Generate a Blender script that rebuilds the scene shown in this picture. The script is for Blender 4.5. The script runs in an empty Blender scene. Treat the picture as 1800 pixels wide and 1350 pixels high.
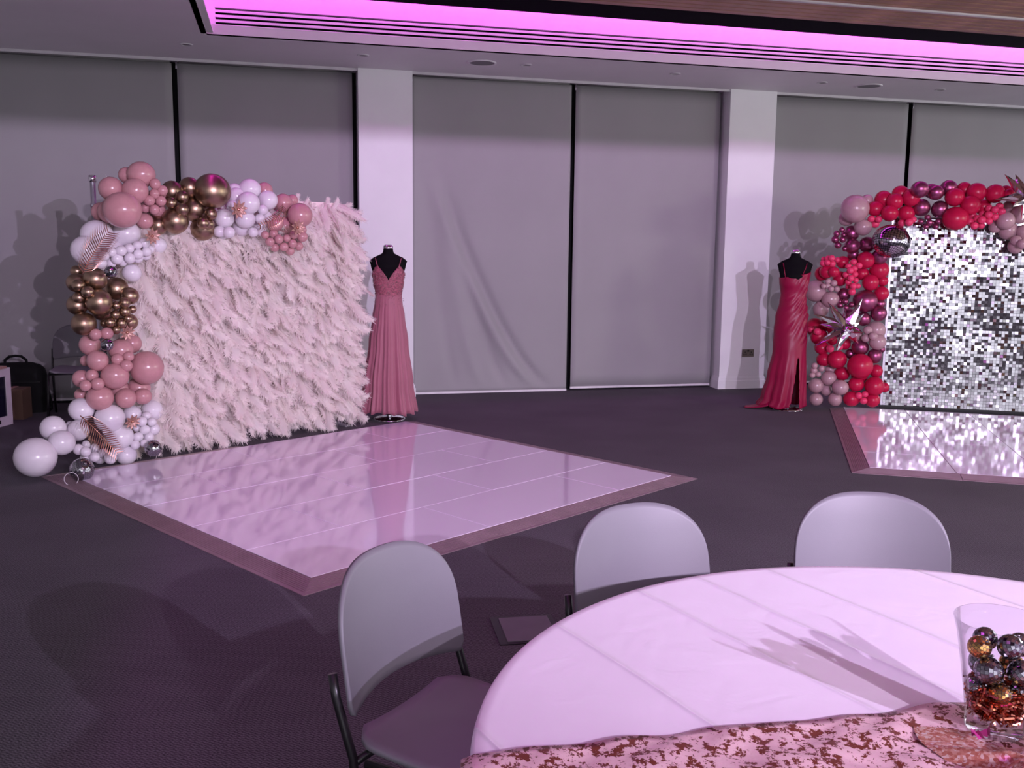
import bpy, math, random
import numpy as np
from mathutils import Matrix, Vector
from math import pi, sin, cos, radians, sqrt, atan2

random.seed(7)
rng = np.random.default_rng(7)
S = bpy.context.scene
COL = S.collection

# ------------------------------------------------------------------ camera
cam_d = bpy.data.cameras.new('camera')
cam = bpy.data.objects.new('camera', cam_d)
COL.objects.link(cam)
PITCH, ROLL = 0.139, 0.0112
Fv = Vector((0, cos(PITCH), -sin(PITCH)))
R0 = Vector((1, 0, 0)); U0 = Vector((0, sin(PITCH), cos(PITCH)))
Rv = R0 * cos(ROLL) + U0 * sin(ROLL); Uv = -R0 * sin(ROLL) + U0 * cos(ROLL)
M = Matrix.Identity(4)
for i in range(3):
    M[i][0] = Rv[i]; M[i][1] = Uv[i]; M[i][2] = -Fv[i]
M[2][3] = 1.62
cam.matrix_world = M
cam_d.sensor_fit = 'HORIZONTAL'; cam_d.sensor_width = 36.0
cam_d.lens = 36.0 * 1656.6 / 1800.0
cam_d.clip_start = 0.05
S.camera = cam

# ------------------------------------------------------------------ view + world
S.view_settings.view_transform = 'Standard'
S.view_settings.look = 'None'
S.view_settings.exposure = 0.10
S.view_settings.gamma = 1.0
S.view_settings.use_curve_mapping = False
W = bpy.data.worlds.new('room_ambient'); S.world = W; W.use_nodes = True
W.node_tree.nodes['Background'].inputs[0].default_value = (0.86, 0.84, 0.94, 1)
W.node_tree.nodes['Background'].inputs[1].default_value = 2.15

# frames of reference: the back wall, the two dance floors with their backdrops
WA = 0.2417; W0 = Vector((0, 10.733, 0)); ZC = 3.53
WALL = Matrix.Translation(W0) @ Matrix.Rotation(WA, 4, 'Z')
A1 = 0.8066; D1 = Vector((-0.9772, 4.4556, 0))
DF1 = Matrix.Translation(D1) @ Matrix.Rotation(A1, 4, 'Z')
A2 = radians(-15.5); D2 = Vector((2.734, 7.038, 0))
DF2 = Matrix.Translation(D2) @ Matrix.Rotation(A2, 4, 'Z')

def lamp(name, kind, loc, energy, color, target=None, **kw):
    d = bpy.data.lights.new(name, kind); d.energy = energy; d.color = color
    for k, v in kw.items(): setattr(d, k, v)
    o = bpy.data.objects.new(name, d); COL.objects.link(o); o.location = loc
    if target is not None:
        o.rotation_euler = (Vector(target) - Vector(loc)).to_track_quat('-Z', 'Y').to_euler()
    return o

# two stage spots behind the camera, a weaker room light at the right
lamp('stage_spot', 'SPOT', (3.6, -2.0, 2.75), 1600, (0.81, 0.65, 1.0), (-0.1, 9.3, 2.8), spot_size=radians(91), spot_blend=1.0, shadow_soft_size=0.025)
lamp('stage_spot', 'SPOT', (2.4, -2.5, 2.75), 1250, (0.93, 0.75, 1.0), (0.0, 9.3, 3.0), spot_size=radians(68), spot_blend=0.7, shadow_soft_size=0.025)
lamp('side_lamp', 'AREA', (8.2, 5.4, 2.4), 70, (0.97, 1.0, 0.80), (0, 8.5, 1.2), shape='RECTANGLE', size=0.7, size_y=0.35)
# magenta LED strips: on the edges of the slatted raft and along the top of the coffer faces
LEDC = (1.0, 0.05, 1.0)
def led(power, length, place, turn, tilt):
    o_ = lamp('led_strip', 'AREA', (0, 0, 0), power, LEDC, None, shape='RECTANGLE', size=length, size_y=0.04)
    o_.matrix_world = WALL @ Matrix.Translation(place) @ Matrix.Rotation(radians(turn), 4, 'Z') @ Matrix.Rotation(radians(tilt), 4, 'X')
led(15, 11.4, (3.3, -2.06, 3.93), 0, 80)
led(6, 9.0, (-2.46, -6.6, 3.93), 90, 80)
led(8, 11.4, (3.3, -11.16, 3.93), 180, 80)
led(30, 12.4, (3.1, -1.345, 3.95), 0, 20)
led(27, 10.0, (-3.075, -6.5, 3.95), 90, 20)
led(30, 12.4, (3.1, -11.92, 3.95), 180, 20)

# ------------------------------------------------------------------ materials
MATS = {}
def mat(name, color=(0.8, 0.8, 0.8), rough=0.5, metal=0.0, spec=0.5, var=0.06, scale=8.0, bump=0.0, bscale=200.0, emit=None, estr=0.0, sheen=0.0, coat=0.0):
    m = bpy.data.materials.new(name); m.use_nodes = True
    nt = m.node_tree; b = nt.nodes['Principled BSDF']
    b.inputs['Roughness'].default_value = rough; b.inputs['Metallic'].default_value = metal
    b.inputs['Specular IOR Level'].default_value = spec
    b.inputs['Coat Weight'].default_value = coat; b.inputs['Coat Roughness'].default_value = 0.05
    if sheen: b.inputs['Sheen Weight'].default_value = sheen
    tc = nt.nodes.new('ShaderNodeTexCoord')
    nz = nt.nodes.new('ShaderNodeTexNoise'); nz.inputs['Scale'].default_value = scale; nz.inputs['Detail'].default_value = 3
    nt.links.new(tc.outputs['Object'], nz.inputs['Vector'])
    rp = nt.nodes.new('ShaderNodeValToRGB')
    c0 = [max(0, c * (1 - var)) for c in color]; c1 = [min(1, c * (1 + var)) for c in color]
    rp.color_ramp.elements[0].color = (*c0, 1); rp.color_ramp.elements[1].color = (*c1, 1)
    rp.color_ramp.elements[0].position = 0.3; rp.color_ramp.elements[1].position = 0.7
    nt.links.new(nz.outputs['Fac'], rp.inputs['Fac']); nt.links.new(rp.outputs['Color'], b.inputs['Base Color'])
    if bump:
        n2 = nt.nodes.new('ShaderNodeTexNoise'); n2.inputs['Scale'].default_value = bscale
        nt.links.new(tc.outputs['Object'], n2.inputs['Vector'])
        bp = nt.nodes.new('ShaderNodeBump'); bp.inputs['Strength'].default_value = bump; bp.inputs['Distance'].default_value = 0.01
        nt.links.new(n2.outputs['Fac'], bp.inputs['Height']); nt.links.new(bp.outputs['Normal'], b.inputs['Normal'])
    if emit:
        b.inputs['Emission Color'].default_value = (*emit, 1); b.inputs['Emission Strength'].default_value = estr
    MATS[name] = m
    return m

class N:
    """short node-graph writer"""
    def __init__(s, m): s.nt = m.node_tree; s.b = s.nt.nodes['Principled BSDF']
    def new(s, t, **kw):
        n = s.nt.nodes.new(t)
        for k, v in kw.items(): setattr(n, k, v)
        return n
    def link(s, a, b): s.nt.links.new(a, b)
    def math(s, op, a, b=None, c=None):
        n = s.new('ShaderNodeMath', operation=op)
        for i, x in enumerate((a, b, c)):
            if x is None: continue
            if isinstance(x, (int, float)): n.inputs[i].default_value = x
            else: s.link(x, n.inputs[i])
        return n.outputs[0]
    def ramp(s, fac, stops):
        r = s.new('ShaderNodeValToRGB'); e = r.color_ramp.elements
        while len(e) < len(stops): e.new(0.5)
        for el, (p, c) in zip(e, stops): el.position = p; el.color = (*c, 1)
        s.link(fac, r.inputs['Fac']); return r.outputs['Color']

mat('wall_white', (0.80, 0.80, 0.82), 0.6, var=0.02, scale=3)
mat('ceiling_paint', (0.78, 0.75, 0.79), 0.65, var=0.02, scale=2)
mat('fascia_white', (0.82, 0.80, 0.82), 0.55, var=0.02)
mat('void_black', (0.004, 0.004, 0.005), 0.9, spec=0.05)
mat('slot_black', (0.006, 0.005, 0.008), 0.9, spec=0.05)
mat('blind_fabric', (0.325, 0.315, 0.325), 0.75, var=0.03, scale=1.5, bump=0.05, bscale=300)
mat('bar_white', (0.75, 0.73, 0.75), 0.35)
mat('window_black', (0.008, 0.008, 0.012), 0.25)
mat('window_frame', (0.006, 0.006, 0.007), 0.6, spec=0.1)
mat('reveal_grey', (0.30, 0.29, 0.32), 0.6)
mat('slat_wood', (0.40, 0.20, 0.16), 0.5, var=0.25, scale=3)
mat('lamp_trim', (0.62, 0.60, 0.63), 0.35)
mat('speaker_grille', (0.22, 0.21, 0.23), 0.6)
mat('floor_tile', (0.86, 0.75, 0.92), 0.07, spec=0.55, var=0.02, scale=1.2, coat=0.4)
mat('ramp_metal', (0.34, 0.24, 0.27), 0.42, metal=0.45, var=0.08)
mat('dusty_rose', (0.50, 0.25, 0.262), 0.22, spec=0.45, var=0.05, scale=3)
mat('balloon_white', (0.72, 0.675, 0.72), 0.22, spec=0.45, var=0.02, scale=3)
mat('chrome_gold', (0.37, 0.26, 0.18), 0.36, metal=1.0, var=0.06, scale=3)
mat('blush_mauve', (0.42, 0.255, 0.285), 0.24, spec=0.45, var=0.04, scale=3)
mat('crimson', (0.46, 0.007, 0.052), 0.30, spec=0.3, var=0.06, scale=3)
mat('coral', (0.72, 0.045, 0.14), 0.35, spec=0.35, var=0.06, scale=3)
mat('chrome_plum', (0.34, 0.085, 0.18), 0.36, metal=0.9, var=0.08, scale=3)
mat('foil_silver', (0.78, 0.75, 0.80), 0.10, metal=1.0, var=0.06)
mat('mirror_silver', (0.36, 0.355, 0.375), 0.09, metal=1.0, var=0.02)
mat('mirror_gold', (0.70, 0.42, 0.13), 0.14, metal=1.0, var=0.05)
mat('disco_core', (0.05, 0.05, 0.06), 0.5)
mat('rose_gold', (0.58, 0.30, 0.22), 0.26, metal=0.95, var=0.12, scale=20)
mat('petal_peach', (0.52, 0.30, 0.25), 0.45, metal=0.35, var=0.2, scale=30)
mat('leaf_green', (0.01, 0.03, 0.02), 0.5)
mat('feather', (1.0, 0.92, 0.89), 0.75, spec=0.15, var=0.08, scale=6)
mat('backing_pink', (0.88, 0.72, 0.72), 0.9)
mat('chrome', (0.75, 0.74, 0.77), 0.14, metal=1.0)
mat('pole_grey', (0.45, 0.44, 0.48), 0.35, metal=0.7)
mat('mannequin_black', (0.004, 0.004, 0.005), 0.8, spec=0.1)
mat('chiffon_rose', (0.34, 0.105, 0.150), 0.6, sheen=0.3, var=0.05, scale=5)
mat('bodice_lace', (0.32, 0.085, 0.125), 0.5, var=0.45, scale=60, bump=0.6, bscale=120)
mat('beads', (0.75, 0.45, 0.50), 0.15, metal=0.7, var=0.3, scale=60)
mat('satin_red', (0.26, 0.003, 0.042), 0.40, spec=0.35, sheen=0.0, var=0.08, scale=4)
mat('chair_plastic', (0.165, 0.16, 0.18), 0.5, var=0.03, scale=4, bump=0.04, bscale=500)
mat('chair_seat', (0.25, 0.23, 0.27), 0.55, var=0.03)
mat('tube_black', (0.01, 0.01, 0.011), 0.3)
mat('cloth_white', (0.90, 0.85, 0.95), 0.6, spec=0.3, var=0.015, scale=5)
mat('bag_black', (0.006, 0.006, 0.007), 0.8, spec=0.2)
mat('cardboard', (0.10, 0.055, 0.035), 0.8, var=0.1)
mat('cabinet_white', (0.52, 0.47, 0.50), 0.5)
mat('cabinet_glass', (0.008, 0.008, 0.02), 0.1)
mat('socket_steel', (0.20, 0.16, 0.14), 0.35, metal=0.6)
mat('socket_black', (0.01, 0.01, 0.01), 0.4)
mat('box_lid', (0.16, 0.14, 0.17), 0.45)
mat('tinsel', (0.62, 0.24, 0.15), 0.2, metal=1.0, var=0.25, scale=80)

def make_carpet():
    m = mat('carpet', (0.05, 0.04, 0.055), 0.95, spec=0.1)
    g = N(m)
    tc = g.new('ShaderNodeTexCoord'); sp = g.new('ShaderNodeSeparateXYZ'); g.link(tc.outputs['Object'], sp.inputs[0])
    x, y = sp.outputs[0], sp.outputs[1]
    zig = g.math('PINGPONG', g.math('MULTIPLY', x, 75.0), 1.0)
    w = g.math('SINE', g.math('ADD', g.math('MULTIPLY', y, 420.0), g.math('MULTIPLY', zig, 4.5)))
    nz = g.new('ShaderNodeTexNoise'); nz.inputs['Scale'].default_value = 160; nz.inputs['Detail'].default_value = 2
    g.link(tc.outputs['Object'], nz.inputs['Vector'])
    n2 = g.new('ShaderNodeTexNoise'); n2.inputs['Scale'].default_value = 1.3; n2.inputs['Detail'].default_value = 4
    g.link(tc.outputs['Object'], n2.inputs['Vector'])
    v = g.math('ADD', g.math('MULTIPLY', w, 0.16), g.math('ADD', g.math('MULTIPLY', nz.outputs['Fac'], 0.75), g.math('MULTIPLY', n2.outputs['Fac'], 0.25)))
    col = g.ramp(v, [(0.25, (0.048, 0.044, 0.052)), (0.80, (0.185, 0.170, 0.195))])
    g.link(col, g.b.inputs['Base Color'])
    bp = g.new('ShaderNodeBump'); bp.inputs['Strength'].default_value = 0.5; bp.inputs['Distance'].default_value = 0.004
    g.link(v, bp.inputs['Height']); g.link(bp.outputs['Normal'], g.b.inputs['Normal'])
make_carpet()

def make_feather():
    m = MATS['feather']; g = N(m)
    oi = g.new('ShaderNodeObjectInfo')
    tr = g.new('ShaderNodeBsdfTranslucent'); tr.inputs['Color'].default_value = (1.0, 0.92, 0.90, 1)
    mx = g.new('ShaderNodeMixShader'); mx.inputs[0].default_value = 0.55
    out = [n for n in g.nt.nodes if n.type == 'OUTPUT_MATERIAL'][0]
    g.link(g.b.outputs[0], mx.inputs[1]); g.link(tr.outputs[0], mx.inputs[2]); g.link(mx.outputs[0], out.inputs['Surface'])
make_feather()

def make_cloth():
    m = MATS['cloth_white']; g = N(m)
    tc = g.new('ShaderNodeTexCoord'); sp = g.new('ShaderNodeSeparateXYZ'); g.link(tc.outputs['Object'], sp.inputs[0])
    k = g.math('ADD', g.math('MULTIPLY', sp.outputs[0], 0.866), g.math('MULTIPLY', sp.outputs[1], 0.5))
    nzw = g.new('ShaderNodeTexNoise'); nzw.inputs['Scale'].default_value = 5; g.link(tc.outputs['Object'], nzw.inputs['Vector'])
    k = g.math('ADD', k, g.math('MULTIPLY', nzw.outputs['Fac'], 0.012))
    h = None
    for c in (-0.82, -0.43, -0.12, 0.08, 0.295, 0.655):
        d = g.math('DIVIDE', g.math('SUBTRACT', k, c), 0.0065)
        r = g.math('DIVIDE', 1.0, g.math('ADD', g.math('MULTIPLY', d, d), 1.0))
        h = r if h is None else g.math('ADD', h, r)
    nz = g.new('ShaderNodeTexNoise'); nz.inputs['Scale'].default_value = 9; nz.inputs['Detail'].default_value = 4; nz.inputs['Distortion'].default_value = 0.8
    g.link(tc.outputs['Object'], nz.inputs['Vector'])
    h = g.math('ADD', g.math('MULTIPLY', h, 2.2), g.math('MULTIPLY', nz.outputs['Fac'], 0.5))
    bp = g.new('ShaderNodeBump'); bp.inputs['Strength'].default_value = 0.5; bp.inputs['Distance'].default_value = 0.008
    g.link(h, bp.inputs['Height']); g.link(bp.outputs['Normal'], g.b.inputs['Normal'])
make_cloth()

def make_runner():
    m = mat('runner_sequin', (0.8, 0.5, 0.5), 0.35, metal=0.15); g = N(m)
    tc = g.new('ShaderNodeTexCoord')
    nz = g.new('ShaderNodeTexNoise'); nz.inputs['Scale'].default_value = 48; nz.inputs['Detail'].default_value = 4; nz.inputs['Roughness'].default_value = 0.72
    g.link(tc.outputs['Object'], nz.inputs['Vector'])
    vo = g.new('ShaderNodeTexVoronoi'); vo.inputs['Scale'].default_value = 260
    g.link(tc.outputs['Object'], vo.inputs['Vector'])
    v = g.math('ADD', nz.outputs['Fac'], g.math('MULTIPLY', vo.outputs['Distance'], 0.08))
    col = g.ramp(v, [(0.0, (0.95, 0.76, 0.78)), (0.555, (0.88, 0.62, 0.64)), (0.59, (0.19, 0.05, 0.032)), (1.0, (0.22, 0.05, 0.03))])
    g.link(col, g.b.inputs['Base Color'])
    bp = g.new('ShaderNodeBump'); bp.inputs['Strength'].default_value = 0.7; bp.inputs['Distance'].default_value = 0.004
    g.link(vo.outputs['Color'], bp.inputs['Height']); g.link(bp.outputs['Normal'], g.b.inputs['Normal'])
make_runner()

def make_glitter():
    m = mat('glitter_rose', (0.66, 0.27, 0.20), 0.25, metal=0.45); g = N(m)
    tc = g.new('ShaderNodeTexCoord')
    vo = g.new('ShaderNodeTexVoronoi'); vo.inputs['Scale'].default_value = 190; g.link(tc.outputs['Object'], vo.inputs['Vector'])
    se = g.new('ShaderNodeSeparateColor'); g.link(vo.outputs['Color'], se.inputs[0])
    col = g.ramp(se.outputs[0], [(0.0, (0.50, 0.17, 0.12)), (0.5, (0.74, 0.36, 0.27)), (0.75, (0.86, 0.58, 0.48)), (1.0, (0.95, 0.82, 0.76))])
    g.link(col, g.b.inputs['Base Color'])
    bp = g.new('ShaderNodeBump'); bp.inputs['Strength'].default_value = 1.0; bp.inputs['Distance'].default_value = 0.006
    g.link(vo.outputs['Color'], bp.inputs['Height']); g.link(bp.outputs['Normal'], g.b.inputs['Normal'])
make_glitter()

def make_orb():
    m = mat('foil_grid', (0.6, 0.58, 0.62), 0.10, metal=1.0); g = N(m)
    tc = g.new('ShaderNodeTexCoord'); sp = g.new('ShaderNodeSeparateXYZ'); g.link(tc.outputs['Object'], sp.inputs[0])
    az = g.math('ARCTAN2', sp.outputs[0], g.math('MULTIPLY', sp.outputs[1], -1.0))
    el = g.math('ARCSINE', sp.outputs[2])
    fa = g.math('FRACT', g.math('MULTIPLY', az, 6.6)); fe = g.math('FRACT', g.math('MULTIPLY', el, 6.6))
    ln = g.math('MAXIMUM', g.math('LESS_THAN', fa, 0.17), g.math('LESS_THAN', fe, 0.17))
    mx = g.new('ShaderNodeMix', data_type='RGBA'); g.link(ln, mx.inputs['Factor'])
    mx.inputs['A'].default_value = (0.55, 0.52, 0.57, 1); mx.inputs['B'].default_value = (0.006, 0.006, 0.008, 1)
    g.link(mx.outputs['Result'], g.b.inputs['Base Color'])
    ro = g.math('ADD', 0.10, g.math('MULTIPLY', ln, 0.4)); g.link(ro, g.b.inputs['Roughness'])
make_orb()

def make_thin_glass():
    m = bpy.data.materials.new('thin_glass'); m.use_nodes = True; MATS['thin_glass'] = m
    nt = m.node_tree; out = [n for n in nt.nodes if n.type == 'OUTPUT_MATERIAL'][0]
    nt.nodes.remove(nt.nodes['Principled BSDF'])
    t = nt.nodes.new('ShaderNodeBsdfTransparent'); t.inputs[0].default_value = (0.95, 0.94, 0.96, 1)
    gl = nt.nodes.new('ShaderNodeBsdfGlossy'); gl.inputs['Roughness'].default_value = 0.03
    nz = nt.nodes.new('ShaderNodeTexNoise'); nz.inputs['Scale'].default_value = 10
    lw = nt.nodes.new('ShaderNodeLayerWeight'); lw.inputs['Blend'].default_value = 0.10
    bp = nt.nodes.new('ShaderNodeBump'); bp.inputs['Strength'].default_value = 0.03
    nt.links.new(nz.outputs['Fac'], bp.inputs['Height']); nt.links.new(bp.outputs['Normal'], gl.inputs['Normal'])
    mx = nt.nodes.new('ShaderNodeMixShader')
    ml = nt.nodes.new('ShaderNodeMath'); ml.operation = 'MULTIPLY'; ml.inputs[1].default_value = 0.6
    nt.links.new(lw.outputs['Fresnel'], ml.inputs[0]); nt.links.new(ml.outputs[0], mx.inputs[0]); nt.links.new(t.outputs[0], mx.inputs[1]); nt.links.new(gl.outputs[0], mx.inputs[2])
    nt.links.new(mx.outputs[0], out.inputs['Surface'])
make_thin_glass()

# ------------------------------------------------------------------ mesh helpers
class MB:
    def __init__(s): s.v = []; s.f = []
    def add(s, vs, fs):
        n = len(s.v); s.v += [tuple(p) for p in vs]; s.f += [tuple(i + n for i in f) for f in fs]; return s
    def box(s, x0, x1, y0, y1, z0, z1):
        vs = [(x, y, z) for z in (z0, z1) for y in (y0, y1) for x in (x0, x1)]
        return s.add(vs, [(0, 2, 3, 1), (4, 5, 7, 6), (0, 1, 5, 4), (2, 6, 7, 3), (0, 4, 6, 2), (1, 3, 7, 5)])
    def bevbox(s, x0, x1, y0, y1, z0, z1, b):
        """box with its upper edges chamfered"""
        vs = [(x0, y0, z0), (x1, y0, z0), (x1, y1, z0), (x0, y1, z0), (x0, y0, z1 - b), (x1, y0, z1 - b), (x1, y1, z1 - b), (x0, y1, z1 - b),
              (x0 + b, y0 + b, z1), (x1 - b, y0 + b, z1), (x1 - b, y1 - b, z1), (x0 + b, y1 - b, z1)]
        fs = [(3, 2, 1, 0), (8, 9, 10, 11)]
        for i in range(4):
            j = (i + 1) % 4
            fs += [(i, j, j + 4, i + 4), (i + 4, j + 4, j + 8, i + 8)]
        return s.add(vs, fs)
    def tube(s, pts, r, n=8, cap=True):
        pts = [Vector(p) for p in pts]; rs = r if isinstance(r, (list, tuple)) else [r] * len(pts)
        vs = []; prev = None
        for i, p in enumerate(pts):
            t = (pts[min(i + 1, len(pts) - 1)] - pts[max(i - 1, 0)]).normalized()
            if prev is None: a = t.orthogonal().normalized()
            else: a = (prev - t * prev.dot(t)).normalized()
            prev = a; b = t.cross(a)
            for k in range(n):
                q = 2 * pi * k / n; vs.append(p + (a * cos(q) + b * sin(q)) * rs[i])
        fs = []
        for i in range(len(pts) - 1):
            for k in range(n):
                k2 = (k + 1) % n; fs.append((i * n + k, i * n + k2, (i + 1) * n + k2, (i + 1) * n + k))
        if cap: fs += [tuple(reversed(range(n))), tuple(range((len(pts) - 1) * n, len(pts) * n))]
        return s.add(vs, fs)
    def lathe(s, prof, n=32, cx=0, cy=0, closed=False):
        vs = []; fs = []
        for r, z in prof:
            for k in range(n):
                q = 2 * pi * k / n; vs.append((cx + r * cos(q), cy + r * sin(q), z))
        m = len(prof)
        for i in range(m if closed else m - 1):
            j = (i + 1) % m
            for k in range(n):
                k2 = (k + 1) % n; fs.append((i * n + k, i * n + k2, j * n + k2, j * n + k))
        return s.add(vs, fs)
    def grid(s, P):
        """P: rows x cols x 3"""
        r, c = len(P), len(P[0]); vs = [tuple(p) for row in P for p in row]
        return s.add(vs, [(i * c + j, i * c + j + 1, (i + 1) * c + j + 1, (i + 1) * c + j) for i in range(r - 1) for j in range(c - 1)])
    def mesh(s, name, material, smooth=False):
        me = bpy.data.meshes.new(name); me.from_pydata(s.v, [], s.f)
        me.materials.append(MATS[material])
        if smooth: me.polygons.foreach_set('use_smooth', [True] * len(me.polygons))
        me.update(); return me
    def build(s, name, material, parent=None, smooth=False, M=None):
        return obj(name, s.mesh(name, material, smooth), parent, M)

def obj(name, me, parent=None, M=None):
    o = bpy.data.objects.new(name, me); COL.objects.link(o)
    if parent is not None: o.parent = parent
    if M is not None:
        if parent is None: o.matrix_world = M
        else: o.matrix_local = M
    return o

def thing(name, label, cat, M=None, group=None):
    o = bpy.data.objects.new(name, None); COL.objects.link(o); o.empty_display_size = 0.1
    if M is not None: o.matrix_world = M
    return tag(o, label, cat, group)

def tag(o, label, cat, group=None):
    o['label'] = label; o['category'] = cat
    if group: o['group'] = group
    return o

def struct(o, label=None):
    o['kind'] = 'structure'
    if label: o['label'] = label
    return o

def solidify(o, t, offset=0.0):
    md = o.modifiers.new('thickness', 'SOLIDIFY'); md.thickness = t; md.offset = offset; return o

T = Matrix.Translation
def RZ(a): return Matrix.Rotation(a, 4, 'Z')

# ------------------------------------------------------------------ the setting (wall frame: x along the wall, y away from the room)
b = MB(); b.box(-14, 14, -9, 16, -0.1, 0.0)
struct(b.build('floor', 'carpet'), 'dark purple-grey woven carpet')
b = MB(); b.box(-6.8, -6.6, -14, 0.6, 0, 4.6); struct(b.build('wall_left', 'wall_white', M=WALL))
b = MB(); b.box(-6.8, 9.8, 0.45, 0.6, 0, 4.6); struct(b.build('wall_back', 'window_black', M=WALL))
PIERS = [(-1.716, -1.137), (2.59, 3.185)]
for i, (a, c) in enumerate(PIERS):
    b = MB(); b.box(a, c, 0.0, 0.45, 0, ZC)
    struct(b.build('wall_pier', 'wall_white', M=WALL), ['white wall pier behind the rose gown', 'white wall pier with a double socket'][i])
    b = MB()
    t_ = 0.022
    b.box(a - t_, c + t_, -t_, 0.2, 0, 0.10); b.box(a - t_ * 0.6, c + t_ * 0.6, -t_ * 0.6, 0.2, 0.10, 0.135); b.box(a - 0.006, c + 0.006, -0.006, 0.2, 0.135, 0.15)
    struct(b.build('baseboard_pier', 'wall_white', M=WALL))
# windows behind the blinds: dark glass in black frames
OPEN = [(-6.6, -1.716, [-5.72, -3.573]), (-1.137, 2.59, [0.73]), (3.185, 9.6, [5.13, 7.1])]
for i, (a, c, mul) in enumerate(OPEN):
    w = thing('window_%d' % (i + 1), 'window', 'window', WALL); del w['category']; del w['label']; struct(w)
    b = MB(); b.box(a, c, 0.36, 0.38, 0.05, ZC); b.build('pane', 'window_black', w)
    b = MB(); b.box(a, c, 0.30, 0.40, 0, 0.05); b.box(a, a + 0.05, 0.30, 0.40, 0.05, ZC); b.box(c - 0.05, c, 0.30, 0.40, 0.05, ZC)
    b.build('window_frame', 'window_frame', w)
    for m_ in mul:
        b = MB(); b.box(m_ - 0.045, m_ + 0.045, 0.26, 0.40, 0.0, ZC); b.build('mullion', 'window_frame', w)
    # grey skirting strip of the sill
# soffit, one slab with the coffer opening left free
CX, CW = -3.155, -1.215
b = MB(); b.box(-6.8, 9.8, CW, 0.02, ZC, ZC + 0.02); b.box(-6.8, CX, -14, CW, ZC, ZC + 0.02); b.box(CX, 9.8, -14, -12, ZC, ZC + 0.02)
b.box(-6.8, 9.8, 0.28, 0.6, ZC + 0.0, ZC + 0.25)
struct(b.build('ceiling', 'ceiling_paint', M=WALL), 'grey painted soffit')
b = MB(); b.box(-6.8, 9.8, -14, 0.6, 4.5, 4.6); struct(b.build('ceiling_void', 'void_black', M=WALL))
b = MB(); b.box(-6.8, 9.8, 0.02, 0.032, ZC - 0.028, ZC + 0.10); struct(b.build('trim_1', 'lamp_trim', M=WALL), 'thin bead along the blind recess')
# fascia of the coffer: slanted lower lip, grille of blades, upper band
FW = -1.265
def fascia(name, pts, s0, s1):
    b = MB(); q = pts
    b.add([(s0, y, z) for y, z in q] + [(s1, y, z) for y, z in q], [(i, i + 1, i + 1 + len(q), i + len(q)) for i in range(len(q) - 1)] + [(len(q) - 1, 0, len(q), 2 * len(q) - 1)])
    return struct(b.build(name, 'fascia_white', M=WALL))
fascia('trim_2', [(CW, ZC), (FW, 3.607), (FW + 0.06, 3.607), (CW + 0.06, ZC)], CX, 9.6)
fascia('trim_3', [(FW, 3.75), (FW, 3.905), (FW + 0.05, 3.905), (FW + 0.05, 3.75)], CX, 9.6)
b = MB(); b.box(CX, -3.075, FW, FW + 0.05, 3.607, 3.75); struct(b.build('trim_4', 'fascia_white', M=WALL))
b = MB(); b.box(CX - 0.05, CX, -12, CW, ZC, 3.905); b.box(CX - 0.001, CX + 0.06, -12, FW, ZC + 0.0, ZC + 0.012); struct(b.build('trim_5', 'fascia_white', M=WALL), 'side face of the lit coffer')
b = MB(); b.box(CX, 9.6, -12.05, -12, ZC, 3.905); struct(b.build('trim_6', 'fascia_white', M=WALL), 'near face of the lit coffer')
# unseen bar added behind the camera; it cuts the spots off below the coffer
b = MB(); b.box(-6.8, 9.8, -10.9, -10.8, 2.768, 3.03); struct(b.build('spot_blocker', 'ceiling_paint', M=WALL), 'unseen bar added to block the spots')
gr = thing('air_grille', 'long slotted air grille in the magenta-lit ceiling coffer', 'air vent', WALL)
for k in range(3):
    z = 3.6263 + k * 0.0421
    b = MB(); b.box(-3.075, 9.6, FW, FW + 0.012, z, z + 0.0224); b.build('blade', 'fascia_white', gr)
b = MB(); b.box(-3.075, 9.6, FW + 0.14, FW + 0.145, 3.607, 3.75); b.build('duct', 'slot_black', gr)
b = MB(); b.box(-3.075, 9.6, FW, FW + 0.055, 3.600, 3.607); b.build('frame_rail', 'fascia_white', gr)
# slatted timber raft hung in the coffer
RW = -2.14
raft = thing('slatted_raft', 'raft of dark timber slats hung in the ceiling coffer', 'ceiling raft', WALL)
b = MB(); b.box(-2.4, 9.0, -11.1, RW, 3.845, 3.865); b.build('backing', 'void_black', raft)
sl = MB(); sl.box(-2.4, 9.0, -0.085, 0.0, 3.80, 3.845); sl_me = sl.mesh('slat', 'slat_wood')
for k in range(76):
    obj('slat', sl_me, raft, T((0, RW - 0.002 - k * 0.118, 0)))
b = MB(); b.box(-2.4, 9.0, RW - 0.62, RW - 0.58, 3.785, 3.80); b.build('light_track', 'lamp_trim', raft)
b = MB(); b.box(-2.3, 9.0, RW + 0.01, RW + 0.04, 3.875, 3.90); b.build('led_channel', 'tube_black', raft)
for hs in (-1.5, 2.0, 6.0):
    for hy in (-3.0, -6.0, -9.5):
        b = MB(); b.tube([(hs, hy, 3.86), (hs, hy, 4.5)], 0.006, 6); b.build('hanger_rod', 'tube_black', raft)
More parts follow.
